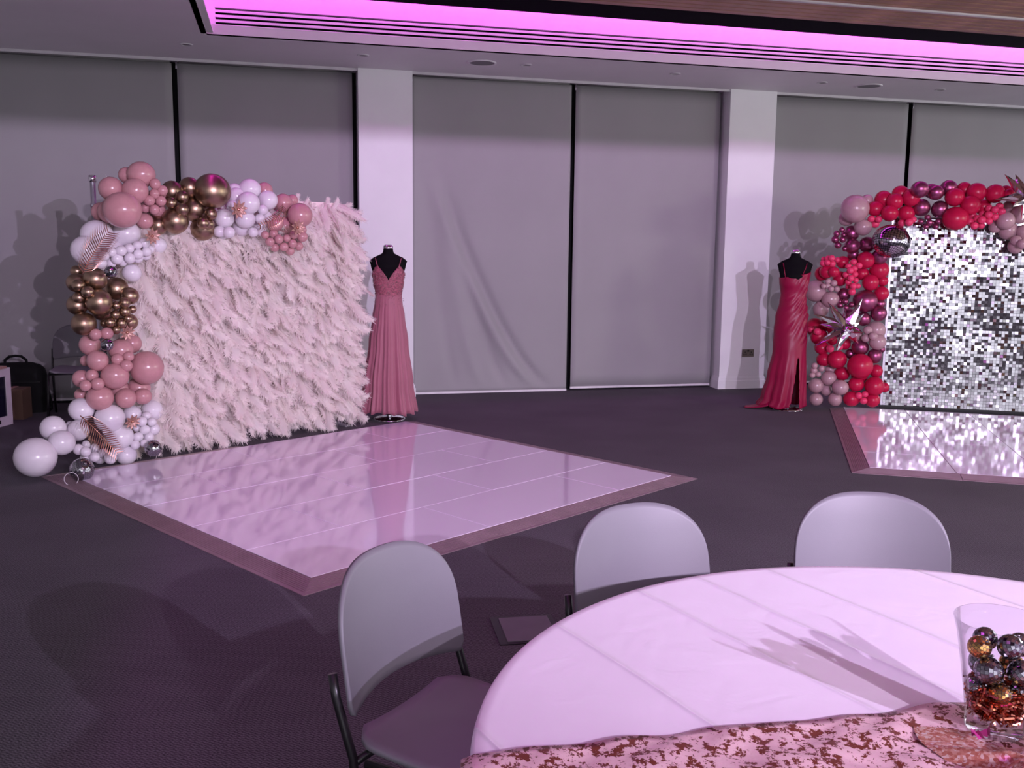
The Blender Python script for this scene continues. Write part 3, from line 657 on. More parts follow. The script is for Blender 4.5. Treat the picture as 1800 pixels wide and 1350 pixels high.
G2 = 'B,-0.010,-0.240,2.099,0.143;B,0.112,-0.100,2.186,0.065;B,-0.078,-0.100,2.006,0.080;B,0.083,-0.170,1.917,0.090;R,0.271,-0.100,2.197,0.091;R,0.431,-0.100,2.257,0.084;R,0.371,-0.200,2.174,0.084;R,0.522,-0.200,2.211,0.089;R,0.193,-0.170,2.102,0.082;R,0.325,-0.240,2.053,0.084;R,0.491,-0.160,2.056,0.084;K,0.154,-0.220,1.999,0.036;K,0.225,-0.220,1.994,0.037;K,0.201,-0.160,1.947,0.041;K,0.515,-0.230,1.963,0.040;K,0.556,-0.190,1.992,0.035;K,0.454,-0.160,1.959,0.038;P,0.586,-0.300,2.285,0.085;P,0.721,-0.100,2.281,0.075;P,0.630,-0.160,2.113,0.088;P,-0.124,-0.220,1.886,0.029;P,-0.172,-0.220,1.845,0.033;P,-0.185,-0.220,1.787,0.038;P,-0.110,-0.220,1.787,0.034;P,-0.154,-0.220,1.729,0.035;P,-0.100,-0.160,1.835,0.030;P,-0.084,-0.210,1.695,0.029;P,-0.019,-0.100,1.854,0.080;P,-0.011,-0.170,1.722,0.080;P,0.139,-0.100,1.738,0.083;P,0.011,-0.100,1.633,0.062;P,0.263,-0.160,1.611,0.082;P,0.687,-0.220,2.014,0.029;P,0.628,-0.220,1.972,0.028;P,0.709,-0.220,1.961,0.034;P,0.678,-0.230,1.921,0.029;P,0.881,-0.100,2.308,0.083;P,0.747,-0.220,2.258,0.077;P,0.804,-0.160,2.096,0.086;P,0.790,-0.220,1.972,0.031;P,0.770,-0.220,1.921,0.030;P,0.749,-0.160,1.960,0.026;R,0.927,-0.200,2.212,0.093;R,1.074,-0.210,2.134,0.098;R,1.132,-0.150,2.264,0.094;R,1.034,-0.060,2.298,0.075;R,0.946,-0.220,2.003,0.122;R,1.306,-0.130,2.250,0.094;R,1.417,-0.060,2.268,0.068;R,1.220,-0.060,2.122,0.080;R,1.426,-0.170,2.239,0.056;K,1.302,-0.220,2.089,0.038;K,1.360,-0.230,2.070,0.038;K,1.247,-0.220,2.040,0.038;K,1.307,-0.220,2.018,0.037;K,1.189,-0.220,1.989,0.040;K,1.255,-0.220,1.977,0.034;K,1.155,-0.160,2.006,0.037;K,1.124,-0.220,1.932,0.038;K,1.090,-0.160,1.977,0.037;K,1.197,-0.160,1.938,0.036;K,1.119,-0.100,2.038,0.040;K,1.350,-0.160,2.126,0.037;K,1.207,-0.120,2.052,0.034;K,1.257,-0.160,2.103,0.037;B,1.407,-0.210,1.982,0.087;B,1.540,-0.160,2.045,0.090;B,1.470,-0.060,2.111,0.080;B,1.458,-0.100,1.890,0.094;B,1.589,-0.160,1.873,0.073;B,1.507,-0.240,1.789,0.051;B,1.524,-0.160,1.733,0.074;B,1.552,-0.300,1.754,0.050;B,1.336,-0.110,1.925,0.063;B,1.665,-0.060,2.172,0.085;B,1.705,-0.100,2.003,0.090;B,1.705,-0.100,1.741,0.079;R,1.518,-0.140,2.196,0.073;K,-0.211,-0.270,1.594,0.034;K,-0.244,-0.220,1.587,0.036;K,-0.250,-0.260,1.548,0.031;K,-0.199,-0.220,1.535,0.036;K,-0.290,-0.220,1.540,0.034;K,-0.148,-0.160,1.578,0.030;K,-0.283,-0.160,1.581,0.030;R,-0.088,-0.100,1.553,0.069;R,-0.184,-0.290,1.454,0.056;R,-0.293,-0.100,1.431,0.075;R,-0.250,-0.210,1.452,0.071;R,0.130,-0.180,1.580,0.088;R,0.274,-0.100,1.479,0.098;R,0.109,-0.100,1.438,0.071;R,0.190,-0.160,1.349,0.086;R,0.308,-0.100,1.238,0.077;R,-0.106,-0.100,1.381,0.078;R,0.315,-0.060,1.364,0.059;K,0.009,-0.220,1.559,0.034;K,0.066,-0.230,1.523,0.034;K,-0.041,-0.220,1.514,0.031;K,0.021,-0.220,1.493,0.034;K,-0.022,-0.260,1.471,0.035;K,-0.060,-0.220,1.426,0.033;K,0.029,-0.220,1.433,0.033;K,-0.012,-0.260,1.392,0.036;K,0.042,-0.220,1.370,0.029;K,-0.032,-0.220,1.353,0.033;K,0.018,-0.260,1.312,0.035;K,0.065,-0.220,1.312,0.029;K,0.012,-0.220,1.251,0.038;K,-0.025,-0.160,1.301,0.027;B,-0.340,-0.100,1.248,0.118;B,-0.195,-0.160,1.163,0.090;B,-0.281,-0.100,1.060,0.085;B,-0.232,-0.230,1.355,0.030;B,-0.174,-0.220,1.337,0.036;B,-0.234,-0.220,1.305,0.034;B,-0.198,-0.250,1.278,0.030;B,-0.140,-0.220,1.277,0.031;B,-0.274,-0.250,1.305,0.027;P,-0.061,-0.100,1.216,0.072;P,0.151,-0.160,1.157,0.122;P,0.290,-0.160,1.031,0.083;P,0.145,-0.160,0.970,0.075;P,0.303,-0.100,1.129,0.056;P,-0.048,-0.220,1.149,0.033;P,0.013,-0.220,1.118,0.031;P,-0.098,-0.220,1.108,0.031;P,-0.039,-0.220,1.084,0.034;P,-0.097,-0.160,1.145,0.029;P,0.015,-0.060,1.011,0.060;R,-0.333,-0.060,0.862,0.097;R,-0.286,-0.170,0.769,0.090;R,-0.204,-0.110,0.900,0.078;R,-0.132,-0.200,0.848,0.078;K,-0.310,-0.260,0.829,0.039;K,-0.370,-0.160,0.844,0.036;R,-0.250,-0.100,0.648,0.076;K,-0.173,-0.220,0.651,0.042;R,-0.021,-0.100,0.699,0.066;R,-0.148,-0.100,0.731,0.054;K,-0.074,-0.160,0.667,0.036;R,-0.092,-0.160,0.533,0.099;R,-0.224,-0.100,0.521,0.076;R,0.136,-0.220,0.480,0.131;R,-0.031,-0.100,0.380,0.079;R,0.307,-0.100,0.422,0.069;R,0.113,-0.160,0.279,0.081;R,0.293,-0.170,0.268,0.102;R,0.396,-0.100,0.251,0.054;R,0.074,-0.160,0.122,0.084;R,0.283,-0.160,0.120,0.078;R,0.150,-0.060,0.362,0.085;K,0.140,-0.220,0.167,0.037;K,0.201,-0.220,0.185,0.034;K,0.190,-0.220,0.115,0.038;B,0.276,-0.100,0.848,0.101;B,0.077,-0.100,0.787,0.075;B,0.293,-0.200,0.738,0.086;B,0.189,-0.220,0.857,0.046;B,0.173,-0.220,0.774,0.044;B,0.241,-0.270,0.801,0.044;P,0.130,-0.160,0.668,0.087;P,0.279,-0.160,0.587,0.077;P,0.040,-0.100,0.593,0.054;P,0.354,-0.060,0.649,0.036;B,-0.319,-0.250,0.467,0.033;B,-0.247,-0.220,0.437,0.033;B,-0.323,-0.220,0.415,0.038;B,-0.278,-0.220,0.375,0.031;B,-0.336,-0.250,0.366,0.031;B,-0.289,-0.160,0.244,0.081;B,-0.166,-0.160,0.332,0.079;B,-0.048,-0.220,0.245,0.084;B,-0.182,-0.100,0.195,0.064;B,-0.281,-0.160,0.097,0.070;B,-0.089,-0.160,0.107,0.074;B,-0.152,-0.060,0.410,0.055'
garland('balloon_garland', 'balloon garland of dusty rose, white and chrome gold on the feather wall', FP, G1)
garland('balloon_garland', 'balloon garland of red, plum and blush on the silver sequin wall', SP, G2)

# mirror balls
def disco(name, label, M, r, rows, group, tile='mirror_silver', loop=True):
    t = thing(name, label, 'mirror ball', M, group)
    key = (round(r, 3), rows, tile)
    a = MB(); n = max(10, rows); prof = [(max(0.0005, r * 0.97 * sin(pi * i / n)), -r * 0.97 * cos(pi * i / n)) for i in range(n + 1)]; a.lathe(prof, n * 2)
    a.build('ball_core', 'disco_core', t, True)
    a = MB()
    for i in range(rows):
        e0 = -pi / 2 + pi * (i + 0.06) / rows; e1 = -pi / 2 + pi * (i + 0.94) / rows; em = (e0 + e1) / 2
        k = max(3, int(round(2 * rows * cos(em))))
        for j in range(k):
            q0 = 2 * pi * (j + 0.06) / k; q1 = 2 * pi * (j + 0.94) / k
            jt = rng.normal(0, 0.035, 2)
            c = Vector((cos(em) * cos((q0 + q1) / 2 + jt[0]), cos(em) * sin((q0 + q1) / 2 + jt[0]), sin(em + jt[1])))
            pts = [Vector((cos(e) * cos(q), cos(e) * sin(q), sin(e))) for e, q in ((e0, q0), (e0, q1), (e1, q1), (e1, q0))]
            mid = sum(pts, Vector()) / 4; nrm = (mid + c * 0.15).normalized() if True else mid
            pts = [(p - nrm * (p - mid).dot(nrm)) * r * 1.0 for p in pts]
            b0 = len(a.v); a.v += [tuple(p * 1.0) for p in pts]; a.f.append((b0, b0 + 1, b0 + 2, b0 + 3))
    o_ = a.build('mirror_tiles', tile, t); o_['kind'] = 'stuff'
    if loop:
        a = MB(); a.tube([(0, 0, r * 0.98), (0, 0, r * 1.12)], r * 0.10, 8); a.build('cap', 'chrome', t, True)
    return t
g_ = 'small mirror balls tucked into the pale garland'
disco('mirror_ball', 'largest silver mirror ball, on the floor beside the big white balloon', FP @ T((0.02, -0.555, 0.086)) @ Matrix.Rotation(0.9, 4, 'X'), 0.083, 18, g_)
disco('mirror_ball', 'silver mirror ball at the foot of the feather wall', FP @ T((0.60, -0.42, 0.135)) @ Matrix.Rotation(0.6, 4, 'Y'), 0.062, 15, g_)
disco('mirror_ball', 'tiny mirror ball among dusty rose balloons', FP @ T((0.29, -0.43, 0.933)) @ Matrix.Rotation(2.0, 4, 'X'), 0.045, 12, g_)
disco('mirror_ball', 'tiny mirror ball under the cluster of small white balloons', FP @ T((0.355, -0.40, 1.449)) @ Matrix.Rotation(2.0, 4, 'X'), 0.045, 12, g_)
a = MB(); a.tube([(0.045 * cos(q * pi / 8), 0.0, 0.045 * sin(q * pi / 8)) for q in range(17)], 0.0022, 6)
tag(a.build('ribbon_loop', 'balloon_white', None, True, FP @ T((-0.075, -0.61, 0.046)) @ RZ(-0.5)), 'thin white ribbon loop beside the largest mirror ball', 'ribbon')

# rose-gold palm fronds
def frond(label, M, pts, n=20, wd=0.125, lean=0.55):
    t = thing('palm_frond', label, 'artificial leaf', M, 'rose gold fronds in the pale garland')
    P = [Vector(p) for p in pts]
    def at(u_): return (P[0] * (1 - u_) + P[1] * u_) * (1 - u_) + (P[1] * (1 - u_) + P[2] * u_) * u_
    a = MB(); a.tube([at(i / 12) for i in range(13)], [0.0035 * (1 - 0.7 * i / 12) for i in range(13)], 6); a.build('stem', 'rose_gold', t, True)
    a = MB()
    for sg in (-1, 1):
        for k in range(n):
            u_ = 0.06 + 0.94 * k / n; p = at(u_); tg = (at(min(1, u_ + 0.02)) - at(max(0, u_ - 0.02))).normalized()
            sd = tg.cross(Vector((0, -1, 0))).normalized() * sg
            ln = wd * (0.45 + 0.75 * sin(pi * (0.12 + 0.80 * u_)))
            d0 = (sd * 0.9 + tg * lean).normalized(); d1 = (sd * 0.5 + tg * (lean + 0.5) + Vector((0, 0.35, -0.25))).normalized()
            m_ = p + d0 * ln * 0.5 + Vector((0, -0.012, 0)); e = m_ + d1 * ln * 0.5
            w = tg * 0.0036; y = Vector((0, -0.002, 0))
            b0 = len(a.v)
            a.v += [tuple(q) for q in (p - w, p + y, p + w, m_ - w * 1.1, m_ + y, m_ + w * 1.1, e)]
            a.f += [(b0, b0 + 1, b0 + 4, b0 + 3), (b0 + 1, b0 + 2, b0 + 5, b0 + 4), (b0 + 3, b0 + 4, b0 + 6), (b0 + 4, b0 + 5, b0 + 6)]
    a.build('leaflets', 'rose_gold', t)
frond('rose gold palm frond standing up over the upper white balloons', FP, [(0.132, -0.45, 1.430), (0.175, -0.56, 1.60), (0.295, -0.55, 1.735)])
frond('rose gold palm frond lying over the lower white balloons', FP, [(0.062, -0.47, 0.452), (0.120, -0.62, 0.36), (0.270, -0.58, 0.160)])
frond('rose gold palm frond curled between white and rose balloons on top', FP, [(1.755, -0.44, 1.985), (1.690, -0.56, 1.86), (1.500, -0.47, 1.800)], n=16, wd=0.08)

# metallic flowers
def flower(label, loc, r):
    t = thing('metallic_flower', label, 'artificial flower', FP @ T(loc) @ Matrix.Rotation(radians(90) + rng.uniform(-0.3, 0.3), 4, 'X') @ RZ(rng.uniform(0, 6)), 'rose gold flowers in the pale garland')
    for ring, (npet, ln, up) in enumerate(((9, 1.0, 0.15), (7, 0.75, 0.45))):
        a = MB(); L_ = r * ln
        P_ = [[(L_ * u_, w_ * L_ * 0.26 * sin(pi * min(1, 0.25 + u_ * 0.75)) * (0.6 if u_ > 0.9 else 1), L_ * (up * u_ + 0.12 * w_ * w_)) for w_ in (-1, 0, 1)] for u_ in (0.05, 0.4, 0.75, 1.0)]
        a.grid(P_); pm = a.mesh('petal', 'petal_peach', True)
        for k in range(npet): obj('petal', pm, t, RZ(2 * pi * k / npet + ring * 0.4))
    a = MB(); a.lathe([(0.001, r * 0.3), (r * 0.14, r * 0.28), (r * 0.18, r * 0.15), (r * 0.1, 0)], 10); a.build('flower_centre', 'rose_gold', t, True)
flower('peach metallic flower right of the upper white balloons', (0.655, -0.43, 1.707), 0.062)
flower('peach metallic flower left of the top white balloons, beside gold', (1.336, -0.47, 1.925), 0.075)
flower('peach metallic flower over the small rose balloons at the right end', (1.869, -0.47, 1.800), 0.070)
flower('peach metallic flower under the small gold balloons', (0.442, -0.42, 1.015), 0.058)
flower('peach metallic flower among the lower white balloons', (0.441, -0.44, 0.362), 0.060)

# foil balloons on the red garland
t = thing('foil_orb_balloon', 'round silver foil balloon printed with a black mirror-tile grid', 'balloon', SP @ T((0.344, -0.36, 1.771)))
a = MB(); n = 24; a.lathe([(max(0.0005, sin(pi * i / n)), -cos(pi * i / n)) for i in range(n + 1)], 40)
a.build('foil_skin', 'foil_grid', t, True, T((0, 0, 0)) @ Matrix.Rotation(radians(-20), 4, 'X') @ Matrix.Rotation(radians(14), 4, 'Y') @ Matrix.Diagonal((0.185, 0.165, 0.165, 1)))
a = MB(); a.box(-0.018, 0.018, 0.16, 0.20, -0.10, -0.09); a.build('filling_tab', 'foil_silver', t)
def spike_mesh():
    a = MB(); n = 6; prof = [(0.02, 0.0), (0.17, 0.06), (0.155, 0.22), (0.095, 0.52), (0.045, 0.80), (0.004, 1.0)]
    r2 = np.random.default_rng(3)
    for i, (r, z) in enumerate(prof):
        for k in range(n):
            q = 2 * pi * k / n; rr = r * (1.0 if k % 2 else 0.72) * (1 + 0.15 * r2.normal())
            a.v.append((rr * cos(q), rr * sin(q), z))
    for i in range(len(prof) - 1):
        for k in range(n):
            k2 = (k + 1) % n; a.f += [(i * n + k, i * n + k2, (i + 1) * n + k2), (i * n + k, (i + 1) * n + k2, (i + 1) * n + k)]
    return a.mesh('spike', 'foil_silver')
SPK = spike_mesh()
def starburst(label, c, tips):
    t = thing('starburst_balloon', label, 'balloon', SP @ T(c))
    for p in tips:
        d = Vector(p) - Vector(c); L_ = d.length
        obj('spike', SPK, t, d.to_track_quat('Z', 'Y').to_matrix().to_4x4() @ RZ(rng.uniform(0, 1)) @ Matrix.Diagonal((0.40, 0.40, L_, 1)))
    a = MB(); a.lathe([(0.001, -0.045), (0.04, -0.02), (0.045, 0.01), (0.02, 0.04), (0.001, 0.045)], 7); a.build('star_core', 'foil_silver', t)
starburst('silver foil starburst balloon on the left column of the red garland', (-0.035, -0.42, 0.890), [
    (-0.236, -0.42, 1.151), (0.098, -0.42, 1.191), (-0.365, -0.42, 1.022), (-0.305, -0.52, 0.924), (-0.339, -0.48, 0.694), (-0.121, -0.52, 0.662), (0.118, -0.52, 0.850),
    (0.02, -0.66, 0.92), (-0.10, -0.62, 0.80), (0.10, -0.30, 0.72), (0.13, -0.32, 1.03), (-0.07, -0.30, 1.10)])
starburst('silver foil starburst balloon on top of the red garland at the right edge', (1.535, -0.40, 2.200), [
    (1.324, -0.40, 2.417), (1.429, -0.35, 2.420), (1.250, -0.45, 2.174), (1.390, -0.55, 2.105), (1.72, -0.42, 2.40), (1.85, -0.45, 2.20), (1.74, -0.50, 2.02), (1.52, -0.62, 2.26), (1.55, -0.42, 2.48), (1.50, -0.45, 1.98)])

# ------------------------------------------------------------------ mannequins and gowns
def lerp_prof(prof, z):
    zs = [p[0] for p in prof]
    if z <= zs[0]: return prof[0][1:]
    if z >= zs[-1]: return prof[-1][1:]
    for p, q in zip(prof, prof[1:]):
        if p[0] <= z <= q[0]:
            t_ = (z - p[0]) / (q[0] - p[0]); t_ = t_ * t_ * (3 - 2 * t_)
            return tuple(x * (1 - t_) + y * t_ for x, y in zip(p[1:], q[1:]))
def loft(prof, zlo, zhi, n, m, pleat=None, grow=0.0, span=(0, 2 * pi)):
    """closed tube: zlo/zhi are functions of the angle; prof rows (z, cx, cy, rx, ry); front is angle 270 deg (-y)"""
    P = []
    for i in range(m + 1):
        row_ = []
        for k in range(n + 1):
            q = span[0] + (span[1] - span[0]) * k / n
            z0, z1 = zlo(q), zhi(q); z = z0 + (z1 - z0) * i / m
            cx, cy, rx, ry = lerp_prof(prof, z)
            e = 1 + (pleat(q, z) if pleat else 0)
            row_.append((cx + (rx + grow) * cos(q) * e, cy + (ry + grow) * sin(q) * e, z))
        P.append(row_)
    return P
TORSO = [(0.95, 0, 0, 0.120, 0.085), (1.05, 0, 0, 0.118, 0.088), (1.20, 0, 0, 0.115, 0.088), (1.32, 0, -0.005, 0.135, 0.105), (1.41, 0, -0.012, 0.148, 0.120), (1.48, 0, 0, 0.165, 0.095), (1.525, 0, 0.005, 0.178, 0.075), (1.56, 0, 0.008, 0.135, 0.062), (1.59, 0, 0.008, 0.062, 0.055), (1.615, 0, 0.008, 0.048, 0.048), (1.645, 0, 0.008, 0.045, 0.045)]
def mannequin(label, M):
    t = thing('mannequin', label, 'mannequin', M, 'black dress forms on chrome stands')
    a = MB(); a.grid(loft(TORSO, lambda q: 0.95, lambda q: 1.645, 36, 40)); a.build('torso', 'mannequin_black', t, True)
    a = MB(); a.lathe([(0.001, 1.678), (0.030, 1.677), (0.044, 1.668), (0.046, 1.650), (0.046, 1.640), (0.044, 1.638)], 24); a.build('neck_cap', 'chrome', t, True)
    a = MB(); a.tube([(0, 0, 0.02), (0, 0, 0.98)], 0.013, 12); a.build('pole', 'chrome', t, True)
    a = MB(); a.lathe([(0.001, 0.026), (0.02, 0.026), (0.03, 0.020), (0.13, 0.017), (0.152, 0.012), (0.155, 0.0)], 40); a.build('base', 'chrome', t, True)
    a = MB(); a.lathe([(0.014, 0.05), (0.024, 0.05), (0.026, 0.02), (0.014, 0.02)], 16); a.build('pole_socket', 'chrome', t, True)
M1 = T((-1.19, 9.04, 0)) @ RZ(radians(-7)) if False else T((-1.19, 9.04, 0)) @ RZ(atan2(1.19, 9.04) * 1.0)
M2 = T((2.935, 9.90, 0)) @ RZ(atan2(-2.975, 10.05) * 1.0)
mannequin('black dress form with chrome neck cap, wearing the rose chiffon gown', M1)
mannequin('black dress form with chrome neck cap, wearing the red satin gown', M2)

# rose gown: beaded plunging bodice, pleated floor-length skirt
g = thing('evening_gown', 'dusty rose gown with beaded plunging bodice and pleated chiffon skirt', 'dress', M1)
def top1(q):
    dq = (q - 1.5 * pi + pi) % (2 * pi) - pi     # 0 at the front
    ad = abs(dq)
    if ad < 1.15: return 1.345 + 0.135 * min(1.0, ad / 0.62) ** 0.9 - max(0, ad - 0.66) * 0.10
    return 1.431 - min(1.0, (ad - 1.15) / 1.2) * 0.11
a = MB(); a.grid(loft(TORSO, lambda q: 1.19, top1, 96, 22, grow=0.006)); solidify(a.build('bodice', 'bodice_lace', g, True), 0.003)
bd = MB()
for k in range(620):
    q = rng.uniform(pi, 2 * pi); zt = top1(q); z = rng.uniform(1.10 if rng.random() < 0.25 else 1.19, zt)
    cx, cy, rx, ry = lerp_prof(TORSO, max(z, 1.19)); gr_ = 0.011 if z > 1.19 else 0.016 + (1.19 - z) * 0.25
    c = Vector((cx + (rx + gr_) * cos(q), cy + (ry + gr_) * sin(q), z)); s_ = rng.uniform(0.0025, 0.0055)
    n0 = len(bd.v); bd.v += [tuple(c + Vector(d) * s_) for d in ((1, 0, 0), (-1, 0, 0), (0, 1, 0), (0, -1, 0), (0, 0, 1), (0, 0, -1))]
    bd.f += [tuple(n0 + i for i in f) for f in ((0, 2, 4), (2, 1, 4), (1, 3, 4), (3, 0, 4), (2, 0, 5), (1, 2, 5), (3, 1, 5), (0, 3, 5))]
o = bd.build('beading', 'beads', g); o['kind'] = 'stuff'
SK1 = [(0.05, -0.006, 0, 0.262, 0.232), (0.35, -0.008, 0, 0.225, 0.200), (0.75, -0.002, 0, 0.180, 0.155), (1.0, 0, 0, 0.150, 0.122), (1.13, 0, 0, 0.130, 0.102), (1.215, 0, 0, 0.122, 0.094)]
ph = rng.uniform(0, 6, 4)
def pl1(q, z):
    k = max(0, (1.20 - z) / 1.15)
    return k ** 0.7 * (0.085 * sin(q * 13 + ph[0] + 0.9 * sin(2 * q)) + 0.045 * sin(q * 29 + ph[1]) + 0.02 * sin(q * 7 + ph[2]))
a = MB(); a.grid(loft(SK1, lambda q: 0.075 + 0.012 * sin(3 * q + 1) - 0.03 * max(0, cos(q - 1.5 * pi)) * 0 + 0.01 * sin(15 * q), lambda q: 1.215, 240, 30, pl1)); solidify(a.build('skirt', 'chiffon_rose', g, True), 0.002)
for sx in (-1, 1):
    a = MB(); a.tube([(sx * 0.095, -0.128, 1.455), (sx * 0.112, -0.085, 1.515), (sx * 0.122, -0.02, 1.552), (sx * 0.122, 0.05, 1.535), (sx * 0.10, 0.095, 1.42)], 0.0045, 6); a.build('strap', 'bodice_lace', g, True)

# red gown: ruched satin bodice, slit column skirt with a train
g = thing('evening_gown', 'red satin gown with ruched bodice, thigh slit and small train', 'dress', M2)
BODY2 = [(0.03, -0.085, 0.02, 0.245, 0.20), (0.12, -0.060, 0.01, 0.215, 0.185), (0.35, -0.035, 0, 0.190, 0.165), (0.62, -0.016, 0, 0.166, 0.150), (0.85, -0.010, 0, 0.166, 0.135), (1.0, -0.006, 0, 0.158, 0.125), (1.12, 0, 0, 0.134, 0.108), (1.22, 0, 0, 0.124, 0.098), (1.34, 0, -0.006, 0.143, 0.115), (1.45, 0, -0.010, 0.158, 0.112)]
def fold2(q, z):
    dq = (q - 1.5 * pi + pi) % (2 * pi) - pi
    x = sin(dq)                                    # +1 at the right side of the body as seen
    up = max(0.0, min(1.0, (z - 0.66) / 0.25))
    top = max(0.0, min(1.0, (1.40 - z) / 0.06))
    a_ = 0.060 * up * top * (0.30 + 0.70 * max(0, x + 0.45)) * sin(60 * z - 9 * x * x - 10 * x + 1.6 * sin(11 * z)) * (0.65 + 0.35 * sin(23 * z + 3 * x))
    lo = max(0.0, min(1.0, (0.70 - z) / 0.6))
    return a_ + lo * (0.07 * sin(7 * q + 1.1) + 0.04 * sin(15 * q + 0.4)) + 0.012 * sin(5 * q + 4 * z)
def zl2(q):
    dq = (q - 1.5 * pi + pi) % (2 * pi) - pi
    return 0.035 + 0.015 * sin(5 * q)
def zh2(q):
    dq = (q - 1.5 * pi + pi) % (2 * pi) - pi
    return 1.420 + 0.030 * sin(dq) - 0.012 * cos(dq) - 0.06 * max(0.0, -cos(dq)) ** 2
P = loft(BODY2, zl2, zh2, 200, 90, fold2, grow=0.004)
SLIT = 1.5 * pi + 0.62
a = MB()
c_ = len(P[0])
a.v = [tuple(p) for r_ in P for p in r_]
for i in range(len(P) - 1):
    for k in range(c_ - 1):
        q = 2 * pi * (k + 0.5) / (c_ - 1); z = (P[i][k][2] + P[i + 1][k][2]) / 2
        if z < 0.56 and abs(q - SLIT) < 0.05 + 0.30 * (0.56 - z): continue
        a.f.append((i * c_ + k, i * c_ + k + 1, (i + 1) * c_ + k + 1, (i + 1) * c_ + k))
solidify(a.build('gown_body', 'satin_red', g, True), 0.003)
# train: cloth spreading over the carpet to the left
P = []
for i in range(15):
    u_ = i / 14; row_ = []
    for k in range(13):
        w_ = k / 12 - 0.5
        x = -0.20 - 0.24 * u_; y = -0.02 + w_ * (0.30 - 0.16 * u_) - 0.05 * u_
        row_.append((x, y, 0.012 + 0.11 * (1 - u_) ** 2.2 * (1 - 1.4 * abs(w_)) + 0.010 * abs(sin(9 * w_ + 1.5)) * (1 - 0.5 * u_)))
    P.append(row_)
a = MB(); a.grid(P); solidify(a.build('train', 'satin_red', g, True), 0.003)
for sx in (-1, 1):
    a = MB(); a.tube([(sx * 0.085, -0.115, 1.40 + 0.03 * sx), (sx * 0.110, -0.085, 1.50), (sx * 0.122, -0.02, 1.552), (sx * 0.122, 0.05, 1.535), (sx * 0.10, 0.095, 1.40)], 0.0035, 6); a.build('strap', 'satin_red', g, True)

# ------------------------------------------------------------------ table in front with cloth, runner and vase
TC = Vector((0.928, 1.573, 0)); TZ = 0.755; TR = 0.985
t = thing('round_table', 'round banquet table under the white cloth', 'table', T(TC))
a = MB(); a.lathe([(0.001, TZ - 0.008), (TR - 0.012, TZ - 0.008), (TR - 0.008, TZ - 0.014), (TR - 0.012, TZ - 0.035), (0.001, TZ - 0.035)], 64); a.build('tabletop', 'slat_wood', t)
for k in range(4):
    q = pi / 4 + k * pi / 2; a = MB(); a.tube([(0.55 * cos(q), 0.55 * sin(q), TZ - 0.035), (0.60 * cos(q), 0.60 * sin(q), 0)], 0.018, 8); a.build('leg', 'tube_black', t, True)
a = MB(); n = 144; P = []
for i in range(26):
    r = TR * i / 24.5; r = min(r, TR)
    if i == 0: r = 0.001
    P.append([(r * cos(2 * pi * k / n), r * sin(2 * pi * k / n), TZ) for k in range(n + 1)])
for j, (dr, dz) in enumerate(((0.006, -0.004), (0.010, -0.016), (0.012, -0.05), (0.014, -0.12), (0.018, -0.22), (0.025, -0.34), (0.035, -0.47), (0.045, -0.60), (0.050, -0.68))):
    row_ = []
    for k in range(n + 1):
        q = 2 * pi * k / n; fo = max(0, j - 1) / 7.0
        r = TR + dr + fo * (0.030 * sin(q * 17) + 0.018 * sin(q * 9 + 1.3))
        row_.append((r * cos(q), r * sin(q), TZ + dz))
    P.append(row_)
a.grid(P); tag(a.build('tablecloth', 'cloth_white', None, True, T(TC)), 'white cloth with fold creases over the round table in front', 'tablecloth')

# sequin runner across the near part of the table, its left end hanging over the edge
RA = radians(12.3); e0 = Vector((-0.027, 1.527)); du = Vector((cos(RA), sin(RA))); dv = Vector((sin(RA), -cos(RA)))
P = []
nl, nw = 150, 26
wv = rng.normal(0, 1, 40)
for i in range(nl + 1):
    s_ = -0.40 + 2.05 * i / nl; row_ = []
    for j in range(nw + 1):
        w_ = 0.42 * j / nw
        edge = 0.004 * sin(s_ * 13) + 0.003 * sin(s_ * 41 + 1)
        p = e0 + du * max(s_, -2) + dv * (w_ + edge * (1 - j / nw))
        rel = Vector((p.x - TC.x, p.y - TC.y)); r = rel.length
        z = TZ + 0.004 + 0.0045 * (sin(s_ * 23 + w_ * 19) * sin(w_ * 31 - s_ * 7 + 1) + 0.8 * sin(s_ * 57 + 3 * sin(w_ * 20)) * sin(w_ * 47)) + 0.004
        if r > TR + 0.006:
            ex = r - TR - 0.006; rel = rel * ((TR + 0.024 + min(ex, 0.4) * 0.06) / r); z = TZ + 0.006 - ex
            p = Vector((TC.x + rel.x, TC.y + rel.y))
        row_.append((p.x, p.y, z))
    P.append(row_)
a = MB(); a.grid(P); o = a.build('table_runner', 'runner_sequin', None, True); solidify(o, 0.002)
tag(o, 'pink and bronze sequin runner across the white tablecloth', 'table runner')

